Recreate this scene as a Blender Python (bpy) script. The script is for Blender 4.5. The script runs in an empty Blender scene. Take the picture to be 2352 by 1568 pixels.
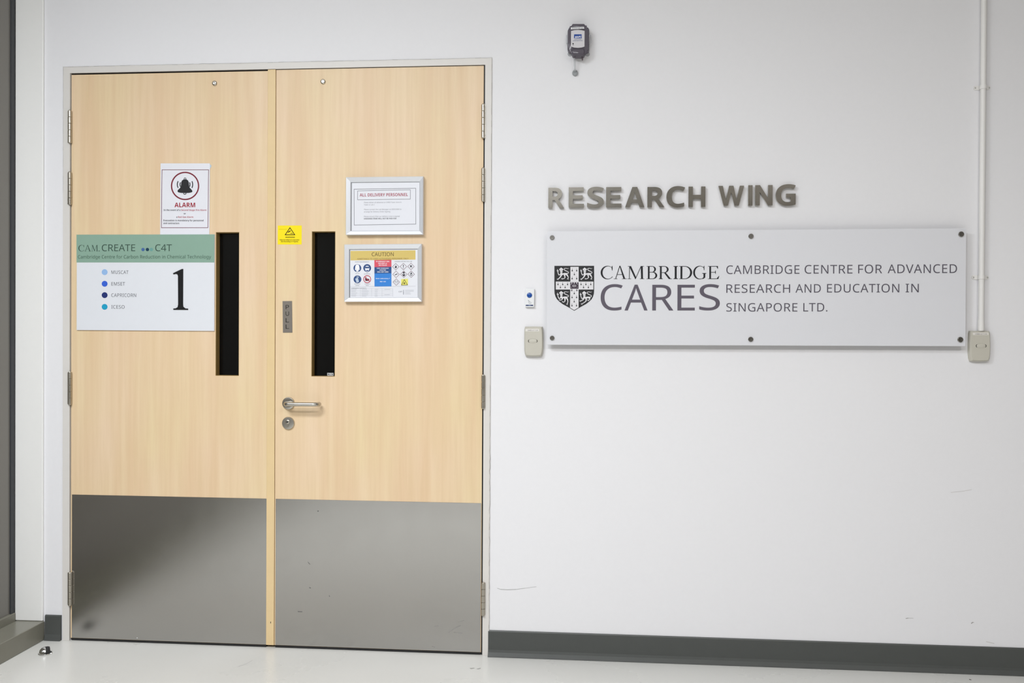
import bpy, bmesh, math, random
from mathutils import Matrix, Vector
random.seed(7)
SC = bpy.context.scene
COL = SC.collection

# ------------------------------------------------------------------ camera
F_PX, YAW, PITCH, ROLL = 2069.0, 0.0853, -0.0077, -0.0052
CAM = Vector((2.151, -3.648, 1.310))
def rot_matrix(yaw, pitch, roll):
    return (Matrix.Rotation(yaw, 3, 'Z') @ Matrix.Rotation(pitch, 3, 'X') @ Matrix.Rotation(roll, 3, 'Y'))
RM = rot_matrix(YAW, PITCH, ROLL)          # columns: right, forward, up
cam_data = bpy.data.cameras.new('camera')
cam_data.sensor_width = 36.0
cam_data.lens = 36.0 * F_PX / 2352.0
cam_data.clip_start = 0.05
cam = bpy.data.objects.new('camera', cam_data)
COL.objects.link(cam)
m3 = Matrix((RM.col[0], RM.col[2], -RM.col[1])).transposed()
cam.matrix_world = Matrix.Translation(CAM) @ m3.to_4x4()
SC.camera = cam

# ------------------------------------------------------------------ world, exposure, main lamps
world = bpy.data.worlds.new('world'); SC.world = world
world.use_nodes = True
world.node_tree.nodes['Background'].inputs[0].default_value = (0.55, 0.62, 0.75, 1)
world.node_tree.nodes['Background'].inputs[1].default_value = 0.012
SC.view_settings.view_transform = 'Standard'
SC.view_settings.look = 'None'
SC.view_settings.gamma = 1.0
SC.view_settings.exposure = 0.0
SC.view_settings.use_curve_mapping = False

ROOM_H = 3.34
LAMPS = [  # x, y, size x, size y, power, colour (recessed ceiling panels)
    (0.45, -2.75, 1.2, 0.6, 101, (0.90, 0.945, 1.0)),
    (1.50, -4.4, 1.2, 0.6, 129, (0.955, 0.978, 1.0)),
    (3.75, -3.9, 1.2, 0.6, 56, (1.0, 0.955, 0.925)),  # fill panel added to lift the right of the wall
]

def wall_point(px, py, y=0.0):
    """The point of the plane Y = y seen at that place of the photograph."""
    d = RM @ Vector(((px - 1176.0) / F_PX, 1.0, (784.0 - py) / F_PX))
    t = (y - CAM.y) / d.y
    return CAM + d * t

def floor_point(px, py, z=0.0):
    d = RM @ Vector(((px - 1176.0) / F_PX, 1.0, (784.0 - py) / F_PX))
    t = (z - CAM.z) / d.z
    return CAM + d * t

# ------------------------------------------------------------------ materials
def lin(c):
    c = c / 255.0
    return c / 12.92 if c <= 0.04045 else ((c + 0.055) / 1.055) ** 2.4
def srgb(r, g, b): return (lin(r), lin(g), lin(b), 1.0)
MATS = {}
def mat(name, rgb, rough=0.5, metal=0.0, spec=0.5, coat=0.0, noise=0.0, bump=0.0, scale=40.0):
    """Plain material with a little procedural variation of its colour and surface."""
    if name in MATS: return MATS[name]
    m = bpy.data.materials.new(name); m.use_nodes = True
    nt = m.node_tree; b = nt.nodes['Principled BSDF']
    c = srgb(*rgb)
    b.inputs['Base Color'].default_value = c
    b.inputs['Roughness'].default_value = rough
    b.inputs['Metallic'].default_value = metal
    b.inputs['Specular IOR Level'].default_value = spec
    b.inputs['Coat Weight'].default_value = coat
    if noise or bump:
        tc = nt.nodes.new('ShaderNodeTexCoord')
        n = nt.nodes.new('ShaderNodeTexNoise'); n.inputs['Scale'].default_value = scale
        n.inputs['Detail'].default_value = 5
        nt.links.new(tc.outputs['Object'], n.inputs['Vector'])
        if noise:
            mx = nt.nodes.new('ShaderNodeMix'); mx.data_type = 'RGBA'
            mx.inputs['A'].default_value = tuple(v * (1 - noise) for v in c[:3]) + (1,)
            mx.inputs['B'].default_value = tuple(min(1, v * (1 + noise)) for v in c[:3]) + (1,)
            nt.links.new(n.outputs['Fac'], mx.inputs['Factor'])
            nt.links.new(mx.outputs['Result'], b.inputs['Base Color'])
        if bump:
            bp = nt.nodes.new('ShaderNodeBump'); bp.inputs['Strength'].default_value = bump
            bp.inputs['Distance'].default_value = 0.002
            nt.links.new(n.outputs['Fac'], bp.inputs['Height'])
            nt.links.new(bp.outputs['Normal'], b.inputs['Normal'])
    MATS[name] = m
    return m

def wood_material():
    m = bpy.data.materials.new('maple_veneer'); m.use_nodes = True
    nt = m.node_tree; b = nt.nodes['Principled BSDF']; L = nt.links.new
    tc = nt.nodes.new('ShaderNodeTexCoord')
    def noise(sx, sz, scale, detail, dist=0.0):
        mp = nt.nodes.new('ShaderNodeMapping'); mp.inputs['Scale'].default_value = (sx, 1, sz)
        L(tc.outputs['Object'], mp.inputs['Vector'])
        n = nt.nodes.new('ShaderNodeTexNoise'); n.inputs['Scale'].default_value = scale
        n.inputs['Detail'].default_value = detail; n.inputs['Distortion'].default_value = dist
        L(mp.outputs['Vector'], n.inputs['Vector']); return n
    broad = noise(11.0, 0.55, 1.5, 3, 0.35)
    streak = noise(30.0, 1.3, 2.0, 4, 0.3)
    fine = noise(200.0, 9.0, 1.6, 3)
    patch = noise(2.2, 1.1, 1.5, 2)
    def mix(fac, a, bb, blend='MIX'):
        x = nt.nodes.new('ShaderNodeMix'); x.data_type = 'RGBA'; x.blend_type = blend
        for key, v in (('Factor', fac), ('A', a), ('B', bb)):
            if hasattr(v, 'links'): L(v, x.inputs[key])
            else: x.inputs[key].default_value = v
        return x.outputs['Result']
    def ramp(src, p0, p1, lo=0.0, hi=1.0):
        r = nt.nodes.new('ShaderNodeMapRange')
        r.inputs['From Min'].default_value = p0; r.inputs['From Max'].default_value = p1
        r.inputs['To Min'].default_value = lo; r.inputs['To Max'].default_value = hi
        L(src, r.inputs['Value']); return r.outputs['Result']
    base = mix(ramp(patch.outputs['Fac'], .35, .65), srgb(*WOOD_A), srgb(*WOOD_B))
    c = mix(ramp(broad.outputs['Fac'], .36, .66, 0, .75), base, srgb(*WOOD_C))
    c = mix(ramp(streak.outputs['Fac'], .42, .72, 0, .34), c, srgb(*WOOD_D))
    c = mix(ramp(fine.outputs['Fac'], .5, .8, 0, .10), c, srgb(*WOOD_E))
    L(c, b.inputs['Base Color'])
    b.inputs['Roughness'].default_value = 0.42
    b.inputs['Specular IOR Level'].default_value = 0.35
    bp = nt.nodes.new('ShaderNodeBump'); bp.inputs['Strength'].default_value = 0.05; bp.inputs['Distance'].default_value = 0.001
    L(fine.outputs['Fac'], bp.inputs['Height']); L(bp.outputs['Normal'], b.inputs['Normal'])
    return m
WOOD_A, WOOD_B, WOOD_C, WOOD_D, WOOD_E = (231, 209, 168), (233, 206, 175), (224, 193, 156), (217, 188, 146), (205, 174, 132)
MATS['wood'] = wood_material()

def brushed_material(name, rgb, rough, aniso, sx, sz, smudge=0.25, bump=0.06, beckmann=False):
    m = bpy.data.materials.new(name); m.use_nodes = True
    nt = m.node_tree; b = nt.nodes['Principled BSDF']; L = nt.links.new
    b.inputs['Base Color'].default_value = srgb(*rgb); b.inputs['Metallic'].default_value = 1.0
    b.inputs['Anisotropic'].default_value = aniso
    tc = nt.nodes.new('ShaderNodeTexCoord')
    mp = nt.nodes.new('ShaderNodeMapping'); mp.inputs['Scale'].default_value = (sx, 1, sz)
    L(tc.outputs['Object'], mp.inputs['Vector'])
    n = nt.nodes.new('ShaderNodeTexNoise'); n.inputs['Scale'].default_value = 3.0; n.inputs['Detail'].default_value = 4
    L(mp.outputs['Vector'], n.inputs['Vector'])
    n2 = nt.nodes.new('ShaderNodeTexNoise'); n2.inputs['Scale'].default_value = 9.0; n2.inputs['Detail'].default_value = 4
    L(tc.outputs['Object'], n2.inputs['Vector'])
    r = nt.nodes.new('ShaderNodeMapRange'); r.inputs['From Min'].default_value = .3; r.inputs['From Max'].default_value = .7
    r.inputs['To Min'].default_value = rough * (1 - smudge); r.inputs['To Max'].default_value = rough * (1 + smudge)
    L(n2.outputs['Fac'], r.inputs['Value']); L(r.outputs['Result'], b.inputs['Roughness'])
    bp = nt.nodes.new('ShaderNodeBump'); bp.inputs['Strength'].default_value = bump; bp.inputs['Distance'].default_value = 0.0006
    L(n.outputs['Fac'], bp.inputs['Height']); L(bp.outputs['Normal'], b.inputs['Normal'])
    if beckmann:
        g = nt.nodes.new('ShaderNodeBsdfAnisotropic'); g.distribution = 'BECKMANN'
        g.inputs['Color'].default_value = srgb(*rgb)
        L(r.outputs['Result'], g.inputs['Roughness']); L(bp.outputs['Normal'], g.inputs['Normal'])
        L(g.outputs[0], nt.nodes['Material Output'].inputs['Surface']); nt.nodes.remove(b)
    MATS[name] = m; return m
brushed_material('kick_steel', (180, 178, 175), 0.25, 0.0, 2, 160, 0.06, 0.015, True)
brushed_material('satin_steel', (190, 186, 178), 0.30, 0.0, 30, 30)
brushed_material('letter_steel', (178, 173, 163), 0.19, 0.0, 3, 120, 0.08, 0.04)
brushed_material('hinge_steel', (188, 182, 170), 0.32, 0.0, 3, 60)
mat('aluminium_frame', (226, 228, 233), rough=0.34, metal=0.45, noise=0.02, scale=90)

def floor_material():
    m = bpy.data.materials.new('floor_coating'); m.use_nodes = True
    nt = m.node_tree; b = nt.nodes['Principled BSDF']; L = nt.links.new
    tc = nt.nodes.new('ShaderNodeTexCoord')
    n = nt.nodes.new('ShaderNodeTexNoise'); n.inputs['Scale'].default_value = 2.2; n.inputs['Detail'].default_value = 5
    L(tc.outputs['Object'], n.inputs['Vector'])
    x = nt.nodes.new('ShaderNodeMix'); x.data_type = 'RGBA'
    x.inputs['A'].default_value = srgb(214, 213, 208); x.inputs['B'].default_value = srgb(222, 221, 217)
    L(n.outputs['Fac'], x.inputs['Factor']); L(x.outputs['Result'], b.inputs['Base Color'])
    r = nt.nodes.new('ShaderNodeMapRange'); r.inputs['To Min'].default_value = .22; r.inputs['To Max'].default_value = .34
    L(n.outputs['Fac'], r.inputs['Value']); L(r.outputs['Result'], b.inputs['Roughness'])
    return m
MATS['floor'] = floor_material()

def clear_material(name, rgb, alpha_mix, rough=0.08):
    """Thin see-through plastic: a clear sheet over which a glossy surface is mixed."""
    m = bpy.data.materials.new(name); m.use_nodes = True
    nt = m.node_tree; b = nt.nodes['Principled BSDF']; L = nt.links.new
    b.inputs['Base Color'].default_value = srgb(*rgb); b.inputs['Roughness'].default_value = rough
    t = nt.nodes.new('ShaderNodeBsdfTransparent'); t.inputs[0].default_value = srgb(*[min(255, v + 60) for v in rgb])
    mx = nt.nodes.new('ShaderNodeMixShader'); mx.inputs[0].default_value = alpha_mix
    L(t.outputs[0], mx.inputs[1]); L(b.outputs[0], mx.inputs[2])
    L(mx.outputs[0], nt.nodes['Material Output'].inputs['Surface'])
    MATS[name] = m; return m
clear_material('smoky_plastic', (126, 120, 130), 0.48, 0.12)
clear_material('clear_tube', (205, 208, 210), 0.45, 0.1)
clear_material('clear_base', (220, 222, 226), 0.55, 0.15)

def wall_material(name, rgb):
    m = mat(name, rgb, rough=0.62, spec=0.3, noise=0.012, bump=0.05, scale=55)
    return m
WALL = wall_material('wall_paint', (233, 232, 234))
FRAME_PAINT = mat('frame_paint', (219, 215, 210), rough=0.42, spec=0.4, noise=0.02, bump=0.04, scale=30)
COLUMN_PAINT = mat('column_paint', (236, 235, 232), rough=0.5, spec=0.35, noise=0.01, bump=0.03, scale=50)
BASEBOARD = mat('skirting_vinyl', (76, 78, 76), rough=0.45, spec=0.4, noise=0.05, scale=18)
KERB = mat('grey_metal_sill', (128, 126, 114), rough=0.27, spec=0.5, noise=0.04, scale=12)
MULLION = mat('dark_mullion', (54, 56, 60), rough=0.4, spec=0.4, noise=0.03, scale=20)
DARKGLASS = mat('dark_glass', (10, 10, 10), rough=0.06, spec=0.28, noise=0.15, scale=3)
BLACK = mat('black_rubber', (26, 26, 27), rough=0.55, noise=0.1, scale=60)
CHROME = mat('chrome', (225, 225, 225), rough=0.12, metal=1.0, noise=0.02, scale=30)
DARKSTEEL = mat('standoff_steel', (150, 147, 142), rough=0.28, metal=1.0, noise=0.05, scale=80)

# ------------------------------------------------------------------ object helpers
def put(name, bm, m, parent=None, smooth=False, loc=None):
    me = bpy.data.meshes.new(name)
    bmesh.ops.recalc_face_normals(bm, faces=bm.faces)
    bm.to_mesh(me); bm.free()
    me.materials.append(MATS[m] if isinstance(m, str) else m)
    if smooth:
        me.shade_smooth()
        try: me.set_sharp_from_angle(angle=math.radians(38))
        except Exception: pass
    o = bpy.data.objects.new(name, me); COL.objects.link(o)
    if parent is not None: o.parent = parent
    if loc is not None: o.location = loc
    return o
def tag(o, label=None, cat=None, group=None, kind=None):
    if label: o['label'] = label
    if cat: o['category'] = cat
    if group: o['group'] = group
    if kind: o['kind'] = kind
    return o
def root(name, loc, label, cat, group=None, ang=0.0):
    o = bpy.data.objects.new(name, None); COL.objects.link(o)
    o.empty_display_size = 0.05
    o.location = loc; o.rotation_euler = (0, ang, 0)
    return tag(o, label, cat, group)
def box(bm, x0, x1, y0, y1, z0, z1):
    v = [bm.verts.new(p) for p in ((x0,y0,z0),(x1,y0,z0),(x1,y1,z0),(x0,y1,z0),(x0,y0,z1),(x1,y0,z1),(x1,y1,z1),(x0,y1,z1))]
    fs = []
    for idx in ((0,1,2,3),(4,5,6,7),(0,1,5,4),(1,2,6,5),(2,3,7,6),(3,0,4,7)):
        fs.append(bm.faces.new([v[i] for i in idx]))
    return v, fs
def newbox(*a, bevel=0.0, seg=2):
    bm = bmesh.new(); box(bm, *a)
    if bevel: bmesh.ops.bevel(bm, geom=list(bm.edges), offset=bevel, segments=seg, profile=0.5, affect='EDGES')
    return bm
def prism(bm, pts, y0, y1):
    """Outline in x, z between the planes y0 (front) and y1."""
    a = [bm.verts.new((x, y0, z)) for x, z in pts]
    b = [bm.verts.new((x, y1, z)) for x, z in pts]
    bm.faces.new(a); bm.faces.new(b)
    n = len(pts)
    for i in range(n): bm.faces.new((a[i], a[(i+1) % n], b[(i+1) % n], b[i]))
def tube(bm, pts, r, seg=12, caps=True):
    pts = [Vector(p) for p in pts]; rings = []
    rr = r if isinstance(r, (list, tuple)) else [r] * len(pts)
    up = None
    for i, p in enumerate(pts):
        d = (pts[min(i+1, len(pts)-1)] - pts[max(i-1, 0)]).normalized()
        if up is None:
            up = Vector((0,0,1)) if abs(d.z) < 0.9 else Vector((1,0,0))
        s = d.cross(up).normalized(); up = s.cross(d).normalized()
        rings.append([bm.verts.new(p + (s*math.cos(t) + up*math.sin(t)) * rr[i]) for t in (2*math.pi*k/seg for k in range(seg))])
    for a, b in zip(rings, rings[1:]):
        for k in range(seg): bm.faces.new((a[k], a[(k+1) % seg], b[(k+1) % seg], b[k]))
    if caps: bm.faces.new(rings[0]); bm.faces.new(rings[-1])
def lathe(bm, prof, centre=(0,0,0), axis='Y', seg=28, a0=0.0, a1=2*math.pi):
    """Revolve (radius, height) about an axis; height runs towards -Y (axis Y) or +Z (axis Z)."""
    full = abs(a1 - a0 - 2*math.pi) < 1e-6
    n = seg if full else seg + 1
    rings = []
    for r, h in prof:
        ring = []
        for k in range(n):
            t = a0 + (a1 - a0) * k / seg
            c, s = r * math.cos(t), r * math.sin(t)
            p = (centre[0]+c, centre[1]-h, centre[2]+s) if axis == 'Y' else (centre[0]+c, centre[1]+s, centre[2]+h)
            ring.append(bm.verts.new(p))
        rings.append(ring)
    for a, b in zip(rings, rings[1:]):
        for k in range(n if full else n-1): bm.faces.new((a[k], a[(k+1) % n], b[(k+1) % n], b[k]))
    for ring in (rings[0], rings[-1]):
        if len(ring) > 2: bm.faces.new(ring)
    if not full:
        for k in (0, -1):
            try: bm.faces.new([r[k] for r in rings])
            except ValueError: pass

class Board:
    """A flat thing fixed to the wall or door: its frame comes from the four corners of its face."""
    def __init__(s, name, corners, y, depth, label, cat, group=None, base_y=0.0):
        P = [wall_point(px, py, y) for px, py in corners]
        c = sum(P, Vector()) / 4
        s.w = ((P[1]-P[0]).length + (P[2]-P[3]).length) / 2
        s.h = ((P[0]-P[3]).length + (P[1]-P[2]).length) / 2
        dx = (P[1]-P[0]) + (P[2]-P[3])
        s.ang = -math.atan2(dx.z, dx.x)
        s.y = y; s.c = Vector((c.x, base_y, c.z)); s.fy = y - base_y
        s.root = root(name, s.c, label, cat, group, s.ang)
    def loc(s, px, py, y=None):
        P = wall_point(px, py, s.y if y is None else y); dx, dz = P.x - s.c.x, P.z - s.c.z
        ca, sa = math.cos(s.ang), math.sin(s.ang)
        return dx*ca - dz*sa, dx*sa + dz*ca
    def panel(s, name, m, t=None, bevel=0.0):
        back = 0.0 if t is None else s.fy + t
        return put(name, newbox(-s.w/2, s.w/2, s.fy, back, -s.h/2, s.h/2, bevel=bevel), m, s.root)
    def poly(s, name, polys, m, lift=0.0004, parent=None):
        """Printed flat shapes: polygons in photograph coordinates."""
        bm = bmesh.new()
        for k, pts in enumerate(polys):
            bm.faces.new([bm.verts.new((*_xz(s.loc(*p), s.fy - lift - k*4e-6),)) for p in pts])
        return put(name, bm, m, parent or s.root)
    def shapes(s, name, polys, m, lift=0.0004, thick=0.0003, parent=None):
        bm = bmesh.new()
        for pts in polys: prism(bm, [s.loc(*p) for p in pts], s.fy - lift, s.fy - lift + thick)
        return put(name, bm, m, parent or s.root)
    def text(s, body, x0, x1, top, base, m, bold=0.0, lift=0.0004, serif_i=False, name='lettering', thick=0.0, parent=None):
        xm = (x0 + x1) / 2
        u0, _ = s.loc(x0, base); u1, _ = s.loc(x1, base)
        _, v0 = s.loc(xm, base); _, v1 = s.loc(xm, top)
        bm = bmesh.new(); text_into(bm, body, u0, u1, v0, v1, s.fy - lift, bold, serif_i, thick)
        return put(name, bm, m, parent or s.root)
def _xz(p, y): return (p[0], y, p[1])

CAP = 0.682
def sans(body, bold):
    """The same characters as upright sans-serif letters, regular or bold."""
    out = []
    for c in body:
        if 'A' <= c <= 'Z': out.append(chr((0x1D5D4 if bold else 0x1D5A0) + ord(c) - 65))
        elif 'a' <= c <= 'z': out.append(chr((0x1D5EE if bold else 0x1D5BA) + ord(c) - 97))
        elif '0' <= c <= '9': out.append(chr((0x1D7EC if bold else 0x1D7E2) + ord(c) - 48))
        else: out.append(c)
    return ''.join(out)
def glyph_mesh(body, offset=0.0, res=6, space=1.0):
    cu = bpy.data.curves.new('text', 'FONT'); cu.body = body; cu.size = 1.0
    cu.resolution_u = res; cu.offset = offset; cu.extrude = 0.0; cu.fill_mode = 'FRONT'; cu.space_character = space
    ob = bpy.data.objects.new('text', cu)
    me = bpy.data.meshes.new_from_object(ob)
    co = [(v.co.x, v.co.y) for v in me.vertices]; fs = [tuple(p.vertices) for p in me.polygons]
    bpy.data.objects.remove(ob); bpy.data.meshes.remove(me); bpy.data.curves.remove(cu)
    return co, fs
def _sig(c): return tuple((round(x, 3), round(y, 3)) for x, y in glyph_mesh(c)[0])
SANS_OK = len({_sig(sans(c, b)) for c in 'HOLE' for b in (0, 1)}) == 8      # every shape is there and differs
SANS_CAP = {b: max(y for x, y in glyph_mesh(sans('H', b))[0]) if SANS_OK else CAP for b in (0, 1)}
def text_into(bm, body, u0, u1, v0, v1, y, bold=0.0, serif_i=False, thick=0.0, cap=None):
    small = (v1 - v0) < 0.012
    heavy_ = bold >= 0.008 and SANS_OK
    if heavy_: bold = max(0.0, bold - 0.05)
    cap_h = SANS_CAP[1 if heavy_ else 0]
    co, fs = glyph_mesh(sans(body, heavy_) if SANS_OK else body, bold, 2 if small else 6, 1.06 if serif_i else 1.0)
    extra = []
    if serif_i:
        par = list(range(len(co)))
        def find(a):
            while par[a] != a: par[a] = par[par[a]]; a = par[a]
            return a
        for f in fs:
            for k in f[1:]: par[find(k)] = find(f[0])
        isl = {}
        for k in range(len(co)): isl.setdefault(find(k), []).append(k)
        for ks in isl.values():
            xs = [co[k][0] for k in ks]; ys = [co[k][1] for k in ks]
            if max(xs) - min(xs) < 0.14 and max(ys) - min(ys) > 0.6:
                cx = (min(xs) + max(xs)) / 2; w = max(xs) - min(xs)
                for a, b in ((min(ys), min(ys) + w*.8), (max(ys) - w*.8, max(ys))): extra.append((cx - .135, cx + .135, a, b))
    x0 = min([c[0] for c in co] + [e[0] for e in extra]); x1 = max([c[0] for c in co] + [e[1] for e in extra])
    lo, hi = -bold, cap_h + bold
    sx = (u1 - u0) / (x1 - x0); sz = (v1 - v0) / (hi - lo)
    P = lambda x, z: (u0 + (x - x0) * sx, y, v0 + (z - lo) * sz)
    vs = [bm.verts.new(P(*c)) for c in co]
    for f in fs: bm.faces.new([vs[k] for k in f])
    for a, b, c, d in extra:
        bm.faces.new([bm.verts.new(P(*q)) for q in ((a,c),(b,c),(b,d),(a,d))])
    if thick:
        r = bmesh.ops.extrude_face_region(bm, geom=list(bm.faces))
        bmesh.ops.translate(bm, vec=(0, thick, 0), verts=[e for e in r['geom'] if isinstance(e, bmesh.types.BMVert)])

def circle(cx, cy, r, n=28, ry=None): return [(cx + r*math.cos(2*math.pi*k/n), cy + (ry or r)*math.sin(2*math.pi*k/n)) for k in range(n)]
def ring_polys(cx, cy, r0, r1, n=40, a0=0.0, a1=2*math.pi, k0=1.0):
    out = []
    for k in range(n):
        t0, t1 = a0 + (a1-a0)*k/n, a0 + (a1-a0)*(k+1)/n
        out.append([(cx + r0*math.cos(t0), cy + r0*k0*math.sin(t0)), (cx + r1*math.cos(t0), cy + r1*k0*math.sin(t0)),
                    (cx + r1*math.cos(t1), cy + r1*k0*math.sin(t1)), (cx + r0*math.cos(t1), cy + r0*k0*math.sin(t1))])
    return out
def line_poly(a, b, w):
    d = Vector((b[0]-a[0], b[1]-a[1])); n = Vector((-d.y, d.x)).normalized() * w / 2
    return [(a[0]+n.x, a[1]+n.y), (b[0]+n.x, b[1]+n.y), (b[0]-n.x, b[1]-n.y), (a[0]-n.x, a[1]-n.y)]
def outline_polys(pts, w, closed=True):
    out = []; n = len(pts)
    for i in range(n if closed else n-1):
        a, b = Vector(pts[i]), Vector(pts[(i+1) % n]); e = (b - a).normalized() * w / 2
        out.append(line_poly(a - e, b + e, w))
    return out
def stroke(pts):
    """A brush stroke with its own width at each point (x, y, w), as one polygon."""
    L, R = [], []
    for i, (x, y, w) in enumerate(pts):
        a, b = pts[max(i-1, 0)], pts[min(i+1, len(pts)-1)]
        d = Vector((b[0]-a[0], b[1]-a[1])).normalized(); n = Vector((-d.y, d.x)) * w / 2
        L.append((x+n.x, y+n.y)); R.append((x-n.x, y-n.y))
    d = Vector((pts[-1][0]-pts[-2][0], pts[-1][1]-pts[-2][1])).normalized() * pts[-1][2] * .4
    e = Vector((pts[0][0]-pts[1][0], pts[0][1]-pts[1][1])).normalized() * pts[0][2] * .4
    return L + [(pts[-1][0]+d.x, pts[-1][1]+d.y)] + R[::-1] + [(pts[0][0]+e.x, pts[0][1]+e.y)]

# ------------------------------------------------------------------ setting
X_LEFT = wall_point(38, 784).x                 # glazed wall on the left
X_KERB = -0.152                                # front face of the low sill
Z_KERB = 0.0805
X_DL, X_DR = -0.0377, 1.7183                   # door opening
X_FL, X_FR = -0.0722, 1.7521                   # outer edges of the door frame
Z_TOP, Z_FRAME = 2.405, 2.4324
X_RIGHT, Y_BEHIND = 5.6, -7.5

bm = bmesh.new()
v = [bm.verts.new(p) for p in ((X_LEFT-.4, 1.2, 0), (X_RIGHT+.2, 1.2, 0), (X_RIGHT+.2, Y_BEHIND-.2, 0), (X_LEFT-.4, Y_BEHIND-.2, 0))]
bm.faces.new(v)
r = bmesh.ops.extrude_face_region(bm, geom=list(bm.faces))
bmesh.ops.translate(bm, vec=(0, 0, -.1), verts=[e for e in r['geom'] if isinstance(e, bmesh.types.BMVert)])
FLOOR = tag(put('floor', bm, 'floor'), 'glossy off-white coated floor of the corridor', 'floor', kind='structure')
def marks(parent, name, polys, rgb, plane='floor', y=-0.0006):
    bm = bmesh.new()
    for pts in polys:
        if plane == 'floor': vs = [floor_point(*p) + Vector((0, 0, .0004)) for p in pts]
        else: vs = [wall_point(p[0], p[1], y) for p in pts]
        bm.faces.new([bm.verts.new(q) for q in vs])
    return put(name, bm, mat('mark_%d_%d_%d' % rgb, rgb, 0.6, noise=0.1), parent)
marks(FLOOR, 'scuff', [[(1078,1534),(1090,1533.4),(1090,1534.6),(1082,1536)], [(1094,1535.5),(1104,1533.5),(1104,1535),(1098,1536.6)]], (158, 158, 154))
marks(FLOOR, 'scuff', [line_poly((548,1530),(566,1524),.7), line_poly((566,1524),(580,1516),.6)], (186, 186, 183))
marks(FLOOR, 'scuff', [line_poly((2226,1559.7),(2231,1561),1.5)], (96, 88, 82))
marks(FLOOR, 'scuff', [line_poly((1585,1522),(1590,1522.6),1.2)], (120, 116, 110))

bm = newbox(X_LEFT-.4, X_RIGHT+.2, Y_BEHIND-.2, .6, ROOM_H, ROOM_H+.1)
tag(put('ceiling', bm, mat('ceiling_paint', (232, 232, 231), 0.8, noise=.01)), 'white painted ceiling', 'ceiling', kind='structure')

bm = bmesh.new()                                # main wall with the opening for the doors
T = 0.18
for a in ((X_LEFT-.3, X_FL, 0, ROOM_H), (X_FR, X_RIGHT+.1, 0, ROOM_H), (X_FL, X_FR, Z_FRAME, ROOM_H)):
    box(bm, a[0], a[1], 0, T, a[2], a[3])
WALLB = tag(put('wall_back', bm, WALL), 'long white painted wall around the double door', 'wall', kind='structure')
marks(WALLB, 'scuff', [line_poly((1142,1350.5),(1150,1353),.9), line_poly((1150,1353),(1166,1354),1.2), line_poly((1166,1354),(1185,1353.2),1.2),
      line_poly((1185,1353.2),(1205,1350.5),.9), line_poly((1205,1350.5),(1232,1347),.6)], (172, 172, 170), 'wall')
marks(WALLB, 'scuff', [line_poly((2080.5,1420),(2086,1419),1.3), line_poly((2086,1419),(2098,1419.4),.6)], (150, 147, 143), 'wall')
marks(WALLB, 'scuff', [line_poly((2231,1431.5),(2234,1428.6),2.0), line_poly((2234,1428.6),(2237,1429.5),1.0)], (150, 147, 143), 'wall')
marks(WALLB, 'scuff', [line_poly((2265,1473),(2284,1477.5),1.0), line_poly((2184,1130.5),(2210,1128),.6), line_poly((2210,1128),(2232,1124),.6)], (196, 192, 188), 'wall')

GLASS_WALL = mat('tinted_window_glass', (120, 117, 111), rough=0.22, spec=0.5, noise=0.03, scale=2)
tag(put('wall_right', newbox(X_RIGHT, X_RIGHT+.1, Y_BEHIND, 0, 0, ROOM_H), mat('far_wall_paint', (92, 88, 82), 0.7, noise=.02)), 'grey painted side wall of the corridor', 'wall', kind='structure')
tag(put('wall_front', newbox(X_LEFT-.3, X_RIGHT+.1, Y_BEHIND-.1, Y_BEHIND, 0, ROOM_H), mat('rear_wall_paint', (84, 81, 76), 0.7, noise=.02)), 'wall behind the viewer', 'wall', kind='structure')
put_back = put('wall_room', newbox(X_FL-.6, X_FR+.6, 1.1, 1.2, 0, ROOM_H), mat('dark_room_paint', (40, 40, 40), .8, noise=.02))
tag(put_back, 'dark wall of the unlit room behind the doors', 'wall', kind='structure')

# glazed wall on the left: frame, lip, low sill and pane
WIN = bpy.data.objects.new('window_1', None); COL.objects.link(WIN); WIN.location = (X_LEFT, -2.0, 0)
tag(WIN, 'full-height grey window wall with dark mullion above a low metal sill', 'window', kind='structure')
def wpart(name, bm, m, **k):
    o = put(name, bm, m, WIN, **k); o.matrix_parent_inverse = Matrix.Translation((-X_LEFT, 2.0, 0)); return o
Y_M = -0.10
bm = bmesh.new()
box(bm, X_LEFT-.06, X_LEFT+.0, -.036, -.012, .10, ROOM_H-.001)
box(bm, X_LEFT-.06, X_LEFT+.0, Y_BEHIND, -.036, ROOM_H-.07, ROOM_H-.001)
for yy in (-1.75, -3.5, -5.25): box(bm, X_LEFT-.06, X_LEFT+.0, yy-.03, yy+.03, .10, ROOM_H-.07)
wpart('window_frame', bm, MULLION)
wpart('window_lip', newbox(X_LEFT-.06, X_LEFT+.006, Y_BEHIND, -.012, 0, .115, bevel=.003), KERB)
wpart('window_sill', newbox(X_LEFT+.006, X_KERB, Y_BEHIND, -.003, 0.0005, Z_KERB, bevel=.003), KERB)
wpart('pane', newbox(X_LEFT-.020, X_LEFT-.006, Y_BEHIND, -.03, .11, ROOM_H-.06), GLASS_WALL)
wpart('blind', newbox(X_LEFT-.30, X_LEFT-.29, Y_BEHIND, 0, .0, ROOM_H-.002), mat('grey_panel', (96, 94, 90), .8, noise=.02))

# column casing between window and door (a shallow step in the wall)
xa, xb = X_LEFT, wall_point(98, 784, -.012).x
bm = newbox(xa+.0005, xb, -.0115, 0, Z_KERB+.0005, ROOM_H-.001, bevel=.004, seg=3)
tag(put('trim_2', bm, COLUMN_PAINT), 'white column casing beside the window mullion', 'trim', kind='structure')

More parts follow.
